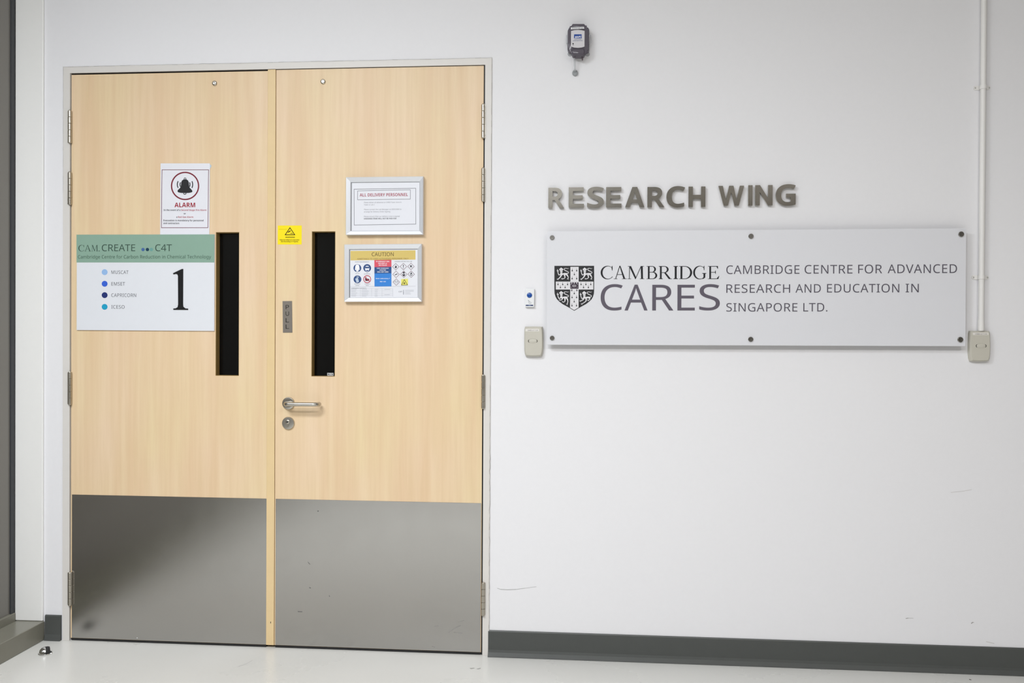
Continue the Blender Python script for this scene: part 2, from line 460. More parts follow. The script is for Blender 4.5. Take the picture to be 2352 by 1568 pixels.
# skirting
def cove(x0, x1, h, t, toe):
    prof = [(0, h), (-t*.6, h), (-t, h-.004), (-t, .026), (-t-.003, .016), (-toe+.003, .004), (-toe, .0008), (0, .0008)]
    bm = bmesh.new()
    A = [bm.verts.new((x0, y, z)) for y, z in prof]; B = [bm.verts.new((x1, y, z)) for y, z in prof]
    bm.faces.new(A); bm.faces.new(B)
    for i in range(len(prof)):
        j = (i+1) % len(prof); bm.faces.new((A[i], A[j], B[j], B[i]))
    return bm
BBR = tag(put('baseboard_right', cove(X_FR-.004, X_RIGHT, .104, .006, .022), BASEBOARD), 'long dark grey coved skirting right of the door frame', 'baseboard', kind='structure')
marks(BBR, 'scratch', [line_poly((2222,1550),(2238,1544),1.1), line_poly((2238,1544),(2262,1537.2),1.3), line_poly((2262,1537.2),(2256,1546),1.0)], (104, 98, 86), 'wall', -.0075)
tag(put('baseboard_left', cove(wall_point(105.5, 1440).x, wall_point(142, 1440).x, .107, .008, .017), BASEBOARD), 'short dark grey skirting piece between sill and door frame', 'baseboard', kind='structure')

# door frame
bm = bmesh.new()
FY = -.005; GAP = .0062
box(bm, X_FL, X_DL-.0042, FY, T*.6, 0.0005, Z_FRAME)
box(bm, X_DR+GAP, X_FR, FY, T*.6, 0.0005, Z_FRAME)
box(bm, X_DL-.0042, X_DR+GAP, FY, T*.6, Z_TOP, Z_FRAME)
box(bm, X_DL-GAP, X_DL+.02, .055, T*.6, 0.0005, Z_TOP)          # rebates behind the leaves
box(bm, X_DR-.02, X_DR+GAP, .055, T*.6, 0.0005, Z_TOP)
box(bm, X_DL+.02, X_DR-.02, .055, T*.6, Z_TOP-.02, Z_TOP)
TRIM = tag(put('trim_1', bm, FRAME_PAINT), 'off-white painted steel frame around the double door', 'door frame', kind='structure')
bm = bmesh.new()
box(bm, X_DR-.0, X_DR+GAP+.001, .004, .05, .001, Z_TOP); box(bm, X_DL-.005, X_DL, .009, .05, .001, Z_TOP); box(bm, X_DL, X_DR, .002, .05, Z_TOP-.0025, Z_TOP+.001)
put('dark_gap_fill', bm, BLACK, TRIM)  # black fill added so the gaps around the leaves read dark
def crack(p0, p1, n, amp, w):
    pts = []
    for k in range(n+1):
        t = k / n; pts.append((p0[0]*(1-t)+p1[0]*t, p0[1]*(1-t)+p1[1]*t))
    d = Vector((p1[0]-p0[0], p1[1]-p0[1])).normalized(); nn = Vector((-d.y, d.x))
    pts = [(x + nn.x*random.uniform(-amp, amp), y + nn.y*random.uniform(-amp, amp)) for x, y in pts]
    return [line_poly(a, b, w*random.uniform(.4, 1.2)) for a, b in zip(pts, pts[1:])]
# hair cracks in the paint where frame and wall meet
def wcrack(x0, z0, x1, z1, n, amp, w):
    bm = bmesh.new()
    for pts in crack((x0, z0), (x1, z1), n, amp, w): bm.faces.new([bm.verts.new((x, -.0055, z)) for x, z in pts])
    return put('paint_crack', bm, mat('crack_line', (150, 147, 143), .8, noise=.2), TRIM)
wcrack(X_FR-.001, .10, X_FR-.001, .9, 60, .0012, .0016)
wcrack(X_FR-.001, .9, X_FR-.001, Z_FRAME, 60, .0006, .0010)
wcrack(X_FL, Z_FRAME-.0008, X_FR, Z_FRAME-.0008, 80, .0008, .0010)
wcrack(X_FL+.0008, 1.9, X_FL+.0008, Z_FRAME, 30, .0004, .0008)

# ------------------------------------------------------------------ door leaves
Z_BOT, D_T = 0.0115, 0.050
X_S0, X_S1 = wall_point(614, 700).x, wall_point(632, 700).x    # meeting strip
def leaf(name, x0, x1, z1, panel_px, label):
    o = root(name, ((x0+x1)/2, 0, Z_BOT), label, 'door'); o['kind'] = 'structure'
    cx, cz = (x0+x1)/2, Z_BOT
    TL, TR, BR, BL = [wall_point(*p) for p in panel_px]
    a0, a1 = (TL.x+BL.x)/2 - cx, (TR.x+BR.x)/2 - cx
    b0, b1 = (BL.z+BR.z)/2 - cz, (TL.z+TR.z)/2 - cz
    L, R, H = x0-cx, x1-cx, z1-cz
    bm = bmesh.new()
    outer = [(L,0),(R,0),(R,H),(L,H)]; inner = [(a0,b0),(a1,b0),(a1,b1),(a0,b1)]
    F = [[bm.verts.new((x, y, z)) for x, z in pts] for y in (0, D_T) for pts in (outer, inner)]
    of, nf, ob, nb = F
    for i in range(4):
        j = (i+1) % 4
        bm.faces.new((of[i], of[j], nf[j], nf[i])); bm.faces.new((ob[i], ob[j], nb[j], nb[i]))
        bm.faces.new((of[i], of[j], ob[j], ob[i])); bm.faces.new((nf[i], nf[j], nb[j], nb[i]))
    put('door_panel', bm, 'wood', o)
    # glazing: lining darkened to carry the recess shade, pane set back in the opening
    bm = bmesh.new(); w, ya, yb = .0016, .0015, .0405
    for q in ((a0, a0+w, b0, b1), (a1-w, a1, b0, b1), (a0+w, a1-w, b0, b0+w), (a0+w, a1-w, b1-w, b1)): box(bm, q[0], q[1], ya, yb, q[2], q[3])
    put('shaded_lining', bm, mat('shaded_lining_wood', (150, 122, 70), .5, noise=.08, scale=60), o)
    g = put('glass_pane', newbox(a0+.001, a1-.001, .037, .043, b0+.001, b1-.001), DARKGLASS, o)
    put('bottom_seal', newbox(L+.002, R-.002, .003, D_T-.003, -.0105, .001), BLACK, o)
    return o, cx, cz, g
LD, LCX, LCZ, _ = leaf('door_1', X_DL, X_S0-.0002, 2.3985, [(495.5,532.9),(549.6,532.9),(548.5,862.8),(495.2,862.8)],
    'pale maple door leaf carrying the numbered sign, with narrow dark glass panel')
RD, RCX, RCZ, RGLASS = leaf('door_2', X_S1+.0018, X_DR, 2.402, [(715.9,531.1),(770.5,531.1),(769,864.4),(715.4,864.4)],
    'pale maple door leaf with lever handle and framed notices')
# strip covering the meeting edges, fixed to the first leaf
STRIP_WOOD = mat('strip_veneer', (226, 199, 152), .42, spec=.35, noise=.05, scale=14)
st = put('meeting_strip', newbox(X_S0-LCX, X_S1-LCX, -.0035, .03, .0, 2.4035-LCZ, bevel=.0012), STRIP_WOOD, LD)
bm = bmesh.new(); p = wall_point(622.2, 1428.5)
prism(bm, [(p.x-LCX + .0022*math.cos(t)*.6, p.z-LCZ + .0075*math.sin(t)*.6) for t in (2*math.pi*k/12 for k in range(12))], -.0039, -.0035)
put('screw_hole', bm, BLACK, LD)

def kick(o, cx, cz, px0, px1, ztop, label):
    x0, x1 = wall_point(px0, 1300).x, wall_point(px1, 1300).x
    k = put('kick_plate', newbox(x0-cx, x1-cx, -.0016, 0, .001, ztop-cz, bevel=.0004, seg=1), 'kick_steel', o)
    k['label'] = label
    return k
K1 = kick(LD, LCX, LCZ, 165.5, 612.6, .6215, 'brushed steel kick plate')
K2 = kick(RD, RCX, RCZ, 633.0, 1104.5, .6215, 'brushed steel kick plate with scuffs')
def kickmarks(o, cx, cz, polys, rgb):
    bm = bmesh.new()
    for pts in polys:
        Q = [wall_point(p[0], p[1], -.0018) for p in pts]
        bm.faces.new([bm.verts.new((q.x-cx, -.0018, q.z-cz)) for q in Q])
    put('scuff', bm, mat('kick_scuff_%d' % rgb[0], rgb, .6, noise=.15), o)
kickmarks(RD, RCX, RCZ, [stroke([(1031,1453,1),(1040,1445,2.2),(1049,1440,3),(1058,1436,1.5)]), line_poly((1042,1452),(1062,1454),1.2), line_poly((1052,1428),(1066,1424),.8),
    line_poly((998,1438),(1007,1437),1.6), line_poly((992,1484),(999,1486),1.2)], (142, 139, 136))
kickmarks(RD, RCX, RCZ, [line_poly((684,1404),(694,1404.5),2.2), line_poly((707,1290),(712,1296),1.4), line_poly((729,1174),(732,1173),2.6),
    line_poly((756,1367),(757,1370),1.6), line_poly((710,1349),(714,1350),2)], (110, 108, 106))
kickmarks(LD, LCX, LCZ, [circle(315, 1464.5, 1.1, 10)], (235, 235, 235))

def hinge(o, cx, cz, px, y0, y1, side):
    a, b = wall_point(px, y0), wall_point(px, y1)
    z1, z0 = a.z-cz, b.z-cz; x = (a.x+b.x)/2-cx; r = .0075
    h = put('hinge', newbox(x-.004, x+.004, -.0045, .004, z0, z1), 'hinge_steel', o)
    n = 5; L = (z1-z0)/n; bm = bmesh.new()
    for k in range(n):
        lathe(bm, [(r*.86, 0), (r, .0012), (r, L-.002), (r*.86, L-.0008)], (x, -.0105, z0+k*L), 'Z', 16)
    put('knuckle', bm, 'hinge_steel', h, smooth=True)
    bm = bmesh.new(); lathe(bm, [(r*.8, 0), (r*.7, .002), (r*.3, .0035)], (x, -.0105, z1-.0008), 'Z', 14)
    lathe(bm, [(r*.7, 0), (r*.8, .002)], (x, -.0105, z0-.002), 'Z', 14)
    put('pin', bm, 'hinge_steel', h, smooth=True)
    # leaf plate seen beside the barrel
    put('hinge_leaf', newbox(x-.0125, x-.005, -.0068, -.005, z0+.001, z1-.001) if side < 0 else newbox(x+.005, x+.0085, -.0068, -.005, z0+.001, z1-.001), 'hinge_steel', h)
for y0, y1 in ((255,329), (396,470), (854,928), (1313,1388)): hinge(LD, LCX, LCZ, 163.6, y0, y1, -1)
for y0, y1 in ((241,318), (387,463), (861,937), (1336,1411)): hinge(RD, RCX, RCZ, 1110.4, y0, y1, 1)

def stud(o, cx, cz, px, py):
    p = wall_point(px, py); bm = bmesh.new()
    lathe(bm, [(.0105, 0), (.0105, .003), (.0088, .0055), (.006, .0068), (.0042, .0066), (.0035, .0045), (.001, .0042)], (p.x-cx, 0, p.z-cz), 'Y', 24)
    put('bolt_cap', bm, 'satin_steel', o, smooth=True)
stud(LD, LCX, LCZ, 493.3, 191.5); stud(RD, RCX, RCZ, 742.3, 187.8)

# lever handle and key rose on the second leaf
p = wall_point(663.2, 925.8); hx, hz = p.x-RCX, p.z-RCZ
H = put('door_handle', newbox(hx-.009, hx+.009, -.004, 0, hz-.009, hz+.009), 'satin_steel', RD); H['label'] = 'satin steel lever handle on a round rose'
bm = bmesh.new(); lathe(bm, [(.026, 0), (.026, .0055), (.0245, .0078), (.022, .0085), (.012, .0085)], (hx, 0, hz), 'Y', 40); put('rose', bm, 'satin_steel', H, smooth=True)
bm = bmesh.new()
tip = wall_point(729, 926.0, -.045).x - RCX; R = .016
path = [(hx, -.006, hz), (hx, -.036, hz)]
path += [(hx+R-R*math.cos(t), -.036-R*math.sin(t)*.9, hz) for t in (math.pi/2*k/7 for k in range(1, 8))]
path += [(hx+R+(tip-R*2.2-hx)*k/6, -.0504, hz) for k in range(1, 7)]
xe = path[-1][0]
path += [(xe+R*1.25*math.sin(t), -.0504+R*1.25*(1-math.cos(t)), hz) for t in (math.pi/2*k/8 for k in range(1, 9))]
path += [(xe+R*1.25, -.022, hz)]
tube(bm, path, .0088, 18); put('lever', bm, 'satin_steel', H, smooth=True)
p = wall_point(662.8, 971.4); kx, kz = p.x-RCX, p.z-RCZ
bm = bmesh.new(); lathe(bm, [(.0262, 0), (.0262, .0055), (.0245, .0078), (.0225, .0082), (.001, .0080)], (kx, 0, kz), 'Y', 40)
KR = put('lock_rose', bm, 'satin_steel', RD, smooth=True)
bm = bmesh.new(); lathe(bm, [(.0082, 0), (.0082, .0112), (.0074, .0118), (.001, .0118)], (kx-.001, 0, kz+.006), 'Y', 24)
prism(bm, [(kx-.006, kz+.004), (kx+.004, kz+.004), (kx+.003, kz-.0135), (kx-.001, kz-.016), (kx-.005, kz-.0135)], -.0112, 0)
put('cylinder', bm, 'hinge_steel', KR, smooth=True)
bm = bmesh.new(); lathe(bm, [(.0042, .0), (.0042, .0125), (.003, .0125)], (kx-.001, 0, kz+.006), 'Y', 16); put('key_plug', bm, BLACK, KR)
bm = bmesh.new(); box(bm, kx-.0016, kx-.0004, -.0128, -.0122, kz+.0025, kz+.0095); put('keyhole', bm, CHROME, KR)

# ------------------------------------------------------------------ serif letters (cap height 1)
def crescent(cx, cy, rx, ry, ix, irx, iry, a0, a1, n=26):
    out = []
    for k in range(n):
        q = []
        for a in (a0+(a1-a0)*k/n, a0+(a1-a0)*(k+1)/n):
            t = math.radians(a)
            q.append(((cx+rx*math.cos(t), cy+ry*math.sin(t)), (ix+irx*math.cos(t), cy+iry*math.sin(t))))
        out.append([q[0][0], q[1][0], q[1][1], q[0][1]])
    return out
TK, TN, SF = .135, .042, .032
def stem(x, w=TK, s=.07, top=True, bot=True, y0=0.0, y1=1.0):
    out = [[(x, y0), (x+w, y0), (x+w, y1), (x, y1)]]
    if bot: out.append([(x-s, 0), (x+w+s, 0), (x+w+s, SF*.8), (x+w, SF*2.2), (x, SF*2.2), (x-s, SF*.8)])
    if top: out.append([(x-s, 1), (x+w+s, 1), (x+w+s, 1-SF*.8), (x+w, 1-SF*2.2), (x, 1-SF*2.2), (x-s, 1-SF*.8)])
    return out
def bar(x0, x1, y, h=TN): return [[(x0, y), (x1, y), (x1, y+h), (x0, y+h)]]
def foot(x0, x1, y=0.0):
    return [[(x0, y), (x1, y), (x1, y+SF), (x0, y+SF)]]
def serif_glyph(ch):
    if ch == 'C':
        return crescent(.5, .5, .49, .52, .545, .395, .478, 38, 322, 40) + [[(.83,.66),(.865,.66),(.865,1.015),(.84,1.015),(.80,.93)], [(.80,.93),(.83,.66),(.80,.80)]]
    if ch == 'G':
        return crescent(.5, .5, .49, .52, .545, .395, .478, 40, 312, 40) + [[(.83,.68),(.865,.68),(.865,1.015),(.84,1.015),(.80,.93)]] + \
            [[(.80,.07),(.935,.12),(.935,.42),(.80,.42)], [(.70,.46),(1.02,.46),(1.02,.43),(.935,.40),(.80,.40),(.70,.43)], [(.70,.005),(.82,.03),(.935,.12),(.80,.10)]]
    if ch == 'A':
        return [[(.46,1.02),(.52,1.02),(.185,.0),(.13,.0)], [(.46,1.02),(.535,1.02),(.93,.0),(.775,.0)]] + bar(.26, .70, .33) + foot(.02, .30) + foot(.66, 1.03)
    if ch == 'M':
        return [[(.13,0),(.175,0),(.19,1),(.14,1)], [(.12,1),(.27,1),(.635,.13),(.565,0)], [(.565,0),(.605,0),(1.02,1),(.965,1)], [(.96,1),(1.11,1),(1.13,0),(.99,0)]] + \
            foot(.03,.28) + foot(.90,1.22) + [[(.04,1),(.2,1),(.2,1-SF),(.04,1-SF)], [(1.05,1),(1.2,1),(1.2,1-SF),(1.05,1-SF)]]
    if ch == 'B':
        return stem(.12, s=.09)[:1] + foot(.02,.3) + [[(.02,1),(.3,1),(.3,1-SF),(.02,1-SF)]] + bar(.2,.46,1-TN) + bar(.2,.50,.505) + bar(.2,.50,0) + \
            crescent(.44,.755,.30,.245,.44,.165,.205,-90,90,16) + crescent(.48,.275,.36,.275,.48,.215,.232,-90,90,18)
    if ch == 'R':
        return stem(.12, s=.09) + bar(.2,.48,1-TN) + bar(.2,.48,.475) + crescent(.46,.74,.33,.26,.46,.19,.22,-90,90,18) + \
            [[(.42,.50),(.57,.50),(.955,.03),(.955,0),(.80,0)]] + foot(.80,1.05)
    if ch == 'I': return stem(.12, s=.09)
    if ch == 'D':
        return stem(.12, s=.09)[:1] + foot(.02,.3) + [[(.02,1),(.3,1),(.3,1-SF),(.02,1-SF)]] + bar(.2,.45,1-TN) + bar(.2,.45,0) + crescent(.43,.5,.52,.5,.43,.375,.458,-90,90,26)
    if ch == 'E':
        return stem(.12, s=.09)[:1] + foot(.02,.3) + [[(.02,1),(.3,1),(.3,1-SF),(.02,1-SF)]] + bar(.2,.78,1-TN) + bar(.2,.60,.5) + bar(.2,.80,0) + \
            [[(.64,1),(.78,1),(.785,.79),(.76,.79)], [(.66,0),(.82,0),(.88,.24),(.85,.24)], [(.60,.39),(.62,.39),(.62,.66),(.60,.66),(.55,.53)]]
    if ch == '.': return [[(.06+.065*math.cos(t), .06+.065*math.sin(t)) for t in (2*math.pi*k/14 for k in range(14))]]
    if ch == '1':
        pts = [(.30,.0),(.30,.028),(.245,.035),(.205,.075),(.200,.13),(.200,1.0),(.175,1.0),(.0,.895),(.012,.868),(.055,.882),(.085,.872),(.100,.83),(.105,.13),(.095,.065),(.06,.036),(.01,.028),(.01,.0)]
        return [pts]
def serif_into(bm, B, ch, x0, x1, top, base, lift, thick):
    polys = serif_glyph(ch)
    xs = [p[0] for q in polys for p in q]
    a, b = min(xs), max(xs); xm = (x0+x1)/2
    u0, _ = B.loc(x0, base); u1, _ = B.loc(x1, base); _, v0 = B.loc(xm, base); _, v1 = B.loc(xm, top)
    for k, q in enumerate(polys):
        pts = [(u0+(x-a)/(b-a)*(u1-u0), v0+z*(v1-v0)) for x, z in q]
        prism(bm, pts, B.fy-lift-k*4e-6, B.fy-lift+thick+k*2e-6)

# ------------------------------------------------------------------ numbered sign on the first leaf
ink = lambda r, g, b: mat('ink_%d_%d_%d' % (r, g, b), (r, g, b), .5, spec=.22, noise=.03, scale=200)
S = Board('directory_sign', [(175.6,538.6),(492.7,538.0),(491.9,759.7),(176.5,758.0)], -.006, .006,
          'white acrylic directory sign with green header and a large black 1', 'sign')
S.panel('sign_panel', mat('white_acrylic', (226, 228, 233), .22, spec=.5, noise=.01), bevel=.0006)
g = S.shapes('header', [[(175.7,538.7),(492.6,538.1),(492.2,602.6),(175.9,602.6)]], mat('green_film', (139, 170, 153), .28, noise=.03, scale=15), .0003)
g['label'] = 'sage green header band'
DG = ink(62, 84, 74)
bm = bmesh.new()
for ch, a, b in (('C',180.2,193.2),('A',194.3,209.3),('M',210.5,225),('.',226.6,229.2)):
    serif_into(bm, S, ch, a, b, 562.6 if ch != '.' else 562.6, 577, .0007, .0003)
put('lettering', bm, DG, S.root)
S.text('CREATE', 234, 310.6, 561.2, 576.6, DG, lift=.0007)
S.text('C4T', 356.6, 394.8, 561.2, 576.6, DG, lift=.0007)
S.text('Cambridge Centre for Carbon Reduction in Chemical Technology', 179.3, 485, 585.8, 593.5, ink(74, 100, 86), lift=.0007)
for cx, rgb in ((328.6,(72,106,158)), (338.7,(28,62,84)), (347.8,(108,158,152))):
    S.shapes('dot', [circle(cx, 572.9, 3.8)], ink(*rgb), .0007)
for cy, word, x1, rgb in ((624.8,'MUSCAT',295.2,(150,186,228)), (651.5,'EMSET',287.3,(56,98,208)), (677.6,'CAPRICORN',312.8,(38,52,112)), (704.5,'ICESO',286.2,(34,158,196))):
    S.shapes('dot', [circle(240.4, cy, 6.7)], ink(*rgb), .0004)
    S.text(word, 255.9, x1, cy-3.8, cy+4.0, ink(98, 98, 104), serif_i=True)
bm = bmesh.new(); serif_into(bm, S, '1', 397.4, 432.4, 617.6, 711.2, .0025, .0025)
put('numeral', bm, ink(26, 26, 28), S.root)

# ------------------------------------------------------------------ fire alarm notice
A = Board('alarm_notice', [(368.8,375),(482.2,375),(480.9,538.4),(367.7,538.4)], -.0022, .0022,
          'white paper alarm notice with a black bell in a red ring', 'notice')
PAPER = mat('notice_paper', (229, 229, 235), .35, spec=.4, noise=.01)
bm = bmesh.new()
prism(bm, [A.loc(*p) for p in ((368.8,375),(482.2,375),(480.9,538.4),(367.7,538.4))], A.fy, A.fy+.0008)
put('paper', bm, PAPER, A.root)
bm = bmesh.new()
prism(bm, [A.loc(*p) for p in ((374,378),(478,378),(477,535),(373,535))], A.fy+.0008, 0)
put('backing', bm, mat('tape_backing', (205, 205, 210), .6, noise=.02), A.root)
bm = bmesh.new()
prism(bm, [A.loc(*p) for p in ((479,376.5),(484.5,378.5),(485.5,381.5),(483.5,384.5),(481.5,389),(478,388))], A.fy+.0009, A.fy+.0013)
t_ = put('tape_tab', bm, mat('blue_tape', (190, 208, 222), .3, noise=.02), A.root); t_['label'] = 'pale blue tape corner'
MAROON = ink(112, 42, 60)
A.poly('border', outline_polys([(372.2,389.9),(479.2,389.9),(477.5,522.7),(370.9,522.7)], 1.15), MAROON)
A.poly('ring', ring_polys(425.2, 426.9, 29.6, 32.5, 56), ink(120, 30, 46), .0005)
z = lambda pts: [(360+x/8.479, 365+y/8.479) for x, y in pts]
bell = [(552,395),(520,400),(492,420),(478,455),(474,500),(468,540),(450,570),(422,595),(408,612),(405,632),(418,648),(470,660),(552,663),(635,660),(684,648),(696,632),(690,612),(672,590),(650,568),(634,540),(630,500),(626,455),(612,420),(585,400)]
INK = ink(42, 42, 44)
A.poly('bell_symbol', [z(bell)] + [z(q) for q in ring_polys(552, 386, 13, 24, 20)] + [z(q) for q in ring_polys(548, 664, 17, 31, 16, 0, math.pi)] +
       [z(q) for c, s in ((552, 1), (552, -1)) for r in ((88, 106), (140, 158)) for q in ring_polys(c, 498, r[0], r[1], 14, (0 if s > 0 else math.pi)-(.45), (0 if s > 0 else math.pi)+.45)], INK, .0005)
A.text('ALARM', 400.9, 448.2, 465.4, 475.7, ink(158, 30, 50), bold=.022)
TX, RX = ink(58, 58, 64), ink(176, 84, 96)
for body, x0, x1, t0, b0, m in (('In the event of a', 375.9, 414.3, 480.4, 484.1, TX), ('Second Stage Fire Alarm', 416, 474.2, 480.4, 484.1, RX), ('or', 422, 427, 488.4, 492.1, TX),
        ('a', 405, 407.2, 496.4, 500.1, TX), ('Red Gas Alarm', 409, 444, 496.4, 500.1, RX), ('Evacuation is mandatory for personnel', 375.3, 467.7, 504.2, 507.9, TX), ('and contractors', 375.3, 411.9, 510.6, 514.4, TX)):
    A.text(body, x0, x1, t0, b0, m, bold=.014)

# ------------------------------------------------------------------ yellow warning sticker
Y = Board('warning_sticker', [(637.9,517.8),(692.8,517.7),(692.8,561.2),(638.1,561.2)], -.0006, .0006,
          'small bright yellow surveillance warning sticker', 'sticker')
Y.panel('sticker_film', mat('yellow_film', (250, 226, 4), .32, noise=.01))
BK = ink(52, 40, 8)
Y.poly('triangle_symbol', outline_polys([(666,522.9),(655.2,539.1),(677,539.0)], 1.6), BK)
Y.poly('camera_symbol', [line_poly((661.4,533.4),(667.6,529.8),2.1), line_poly((666.5,536.2),(669,535.4),.7), line_poly((668,535.2),(672.5,536.4),1.2)], BK)
Y.text('WARNING', 655.6, 677, 543.2, 546.1, BK, bold=.03)
Y.text('Video Surveillance in Operation', 642.3, 687.4, 549.5, 551.9, BK, bold=.01)
Y.text('Site Recording in Progress', 645.2, 684.8, 553.2, 555.7, BK, bold=.01)
Y.poly('rule', [line_poly((640.7,526.3),(658.5,526.3),.5)], ink(190, 165, 20))

# ------------------------------------------------------------------ pull plate
P = Board('pull_sign', [(649.3,691.4),(671.0,690.9),(671.0,763.6),(649.3,763.6)], -.0018, .0018,
          'small grey metal plate reading PULL downwards', 'sign')
P.panel('plate', mat('grey_anodised', (132, 125, 117), .42, metal=.35, noise=.04, scale=60), bevel=.0005)
for ch, t0, b0 in (('P',700.3,709.8), ('U',715.2,724.8), ('L',730.4,740.1), ('L',744.9,754.7)):
    P.text(ch, 656.3, 663.9, t0, b0, ink(34, 32, 30))

# ------------------------------------------------------------------ framed notices
def snap_frame(outer, inner, label, depth=.024):
    B = Board('notice_frame', outer, -depth, depth, label, 'picture frame', 'framed notices on the door')
    I = [B.loc(*p) for p in inner]
    x0, x1 = (I[0][0]+I[3][0])/2, (I[1][0]+I[2][0])/2; z0, z1 = (I[2][1]+I[3][1])/2, (I[0][1]+I[1][1])/2
    W, Hh = B.w/2, B.h/2
    bm = bmesh.new()
    loops = [((-W,W,-Hh,Hh), 0), ((-W,W,-Hh,Hh), -depth+.002), ((-W+.0015,W-.0015,-Hh+.0015,Hh-.0015), -depth),
             ((x0-.003,x1+.003,z0-.003,z1+.003), -depth+.005), ((x0,x1,z0,z1), -depth+.0075), ((x0,x1,z0,z1), -depth+.013)]
    R = [[bm.verts.new(p) for p in ((a[0],y,a[2]),(a[1],y,a[2]),(a[1],y,a[3]),(a[0],y,a[3]))] for a, y in loops]
    for A_, B_ in zip(R, R[1:]):
        for i in range(4): bm.faces.new((A_[i], A_[(i+1)%4], B_[(i+1)%4], B_[i]))
    bm.faces.new(R[0])
    put('frame', bm, 'aluminium_frame', B.root)
    bm = bmesh.new()  # dark strips along the left and top inner edges
    for q in ((x0, x0+.0017, z0, z1), (x0, x1, z1-.0014, z1)): box(bm, q[0], q[1], -depth+.0078, -depth+.0085, q[2], q[3])
    put('inner_edge_strip', bm, ink(96, 98, 104), B.root)
    put('sheet', newbox(x0, x1, -depth+.009, -depth+.0125, z0, z1), mat('framed_paper', (230, 231, 237), .25, spec=.5, noise=.01), B.root)
    B.fy = -depth+.009; B.y = -depth+.009
    return B
N = snap_frame([(793.9,406.4),(972.1,404.7),(972.1,538.3),(794.1,539.3)], [(805.3,418.2),(962,416.3),(962.5,529),(805.5,529)],
               'silver framed delivery notice, the upper of two frames')
GR = ink(128, 128, 134)
N.poly('border', outline_polys([(813.2,434.5),(954.8,432.1),(955,514.6),(813.5,516.6)], 1.0) + outline_polys([(821.6,438.2),(942.4,435.7),(942.4,457.1),(821.6,458.8)], .9), GR)
N.text('ALL DELIVERY PERSONNEL', 826.3, 936.8, 443.6, 450.7, ink(172, 92, 106), bold=.008)
GT = ink(150, 150, 156)
for body, x0, x1, t0, b0, m, bo in (('Please deliver all deliveries to CARES Tower store in', 836, 921.9, 463.1, 466, GT, 0), ('Tower or Lab 2', 836, 860, 468.5, 471.4, GT, 0),
        ('Please contact the Lab Manager on 93910484 to', 836, 922, 479.1, 482.1, GT, 0), ('arrange for Delivery Order Signing', 836, 896.2, 484.5, 487.4, GT, 0),
        ('Please ensure that our delivery note is signed', 836, 918, 495.2, 498.2, GT, 0), ('UNSIGNED ITEMS WILL NOT BE PAID FOR', 836, 910.6, 500.3, 503.4, ink(104, 104, 110), .012)):
    N.text(body, x0, x1, t0, b0, m, bold=bo)

C = snap_frame([(790.2,560.8),(968.6,559.8),(968.6,692.4),(790.7,693)], [(801.6,572.3),(958,571.3),(958.6,682.2),(802.2,682.8)],
               'silver framed caution sheet with hazard symbols, the lower of two frames')
q = lambda x, y: (780+x/9.8, 545+y/9.8)
Q = lambda pts: [q(x, y) for x, y in pts]
C.poly('caution_band', [Q([(245,305),(1708,290),(1708,500),(245,518)])], ink(214, 190, 112), .0003)
C.text('CAUTION', 854, 904.3, 579.4, 588.0, ink(98, 76, 46), lift=.0006)
C.text('ADMITTANCE TO CARES AUTHORISED PERSONNEL ONLY', 820.3, 938.2, 592.5, 595.7, ink(130, 100, 62), lift=.0006)
C.poly('red_block', [Q([(782,510),(1167,503),(1167,660),(784,670)])], ink(218, 88, 104), .0003)
C.poly('navy_block', [Q([(784,670),(1167,660),(1167,808),(784,812)])], ink(48, 82, 136), .0003)
C.poly('blue_block', [Q([(784,812),(1167,808),(1167,1105),(786,1110)])], ink(58, 130, 210), .0003)
WH = ink(240, 240, 244)
for body, x0, x1, y0, y1 in (('IN EMERGENCY DIAL', 820, 1125, 530, 555), ('995 SCDF or', 870, 1070, 570, 596), ('999 POLICE', 880, 1065, 612, 638), ('FIRE COMMAND', 842, 1105, 684, 706),
        ('CENTER', 900, 1045, 724, 748), ('DIAL 6601 2038', 850, 1098, 764, 790), ('Main Laboratory 1', 818, 1128, 914, 936), ('RM 1.03', 910, 1040, 984, 1006)):
    C.text(body, *(q(x0, 0)[0], q(x1, 0)[0], q(0, y0)[1], q(0, y1)[1]), WH, bold=.012, lift=.0006)
SM = ink(120, 122, 132)
for body, x0, x1, y0, y1 in (('ENTRY REQUIREMENTS', 350, 668, 542, 562), ('HAZARDS WITHIN THIS LAB', 1240, 1630, 532, 554), ('LAB COAT', 355, 450, 804, 824), ('EYE', 603, 640, 790, 806), ('PROTECTION', 548, 692, 816, 834),
        ('PROTECTIVE', 333, 466, 1040, 1056), ('GLOVES', 360, 443, 1072, 1090), ('NO FOOD &', 560, 690, 1040, 1056), ('DRINK', 590, 660, 1072, 1088), ('EMERGENCY CONTACTS', 270, 600, 1132, 1154), ('C4T', 1330, 1415, 1206, 1236)):
    C.text(body, q(x0, 0)[0], q(x1, 0)[0], q(0, y0)[1], q(0, y1)[1], SM, bold=.004)
NB, RD_ = ink(52, 78, 128), ink(190, 72, 88)
for nm, cx, cy in (('coat_symbol', 400, 692), ('goggles_symbol', 622, 690), ('gloves_symbol', 402, 943)):
    C.poly(nm, [Q(circle(cx, cy, 88, 30))], NB, .0003)
C.poly('coat_symbol', [Q([(375,612),(425,612),(445,650),(452,730),(430,740),(425,680),(425,770),(375,770),(375,680),(368,740),(346,730),(355,650)])], WH, .0006)
C.poly('goggles_symbol', [Q(circle(622, 700, 48, 20, 70))], WH, .0006)
C.poly('goggles_symbol', [Q([(575,660),(668,660),(664,695),(632,698),(622,690),(612,698),(580,695)]), Q([(590,615),(655,615),(665,640),(580,640)]), Q([(592,735),(655,735),(640,760),(605,760)])], NB, .0009)
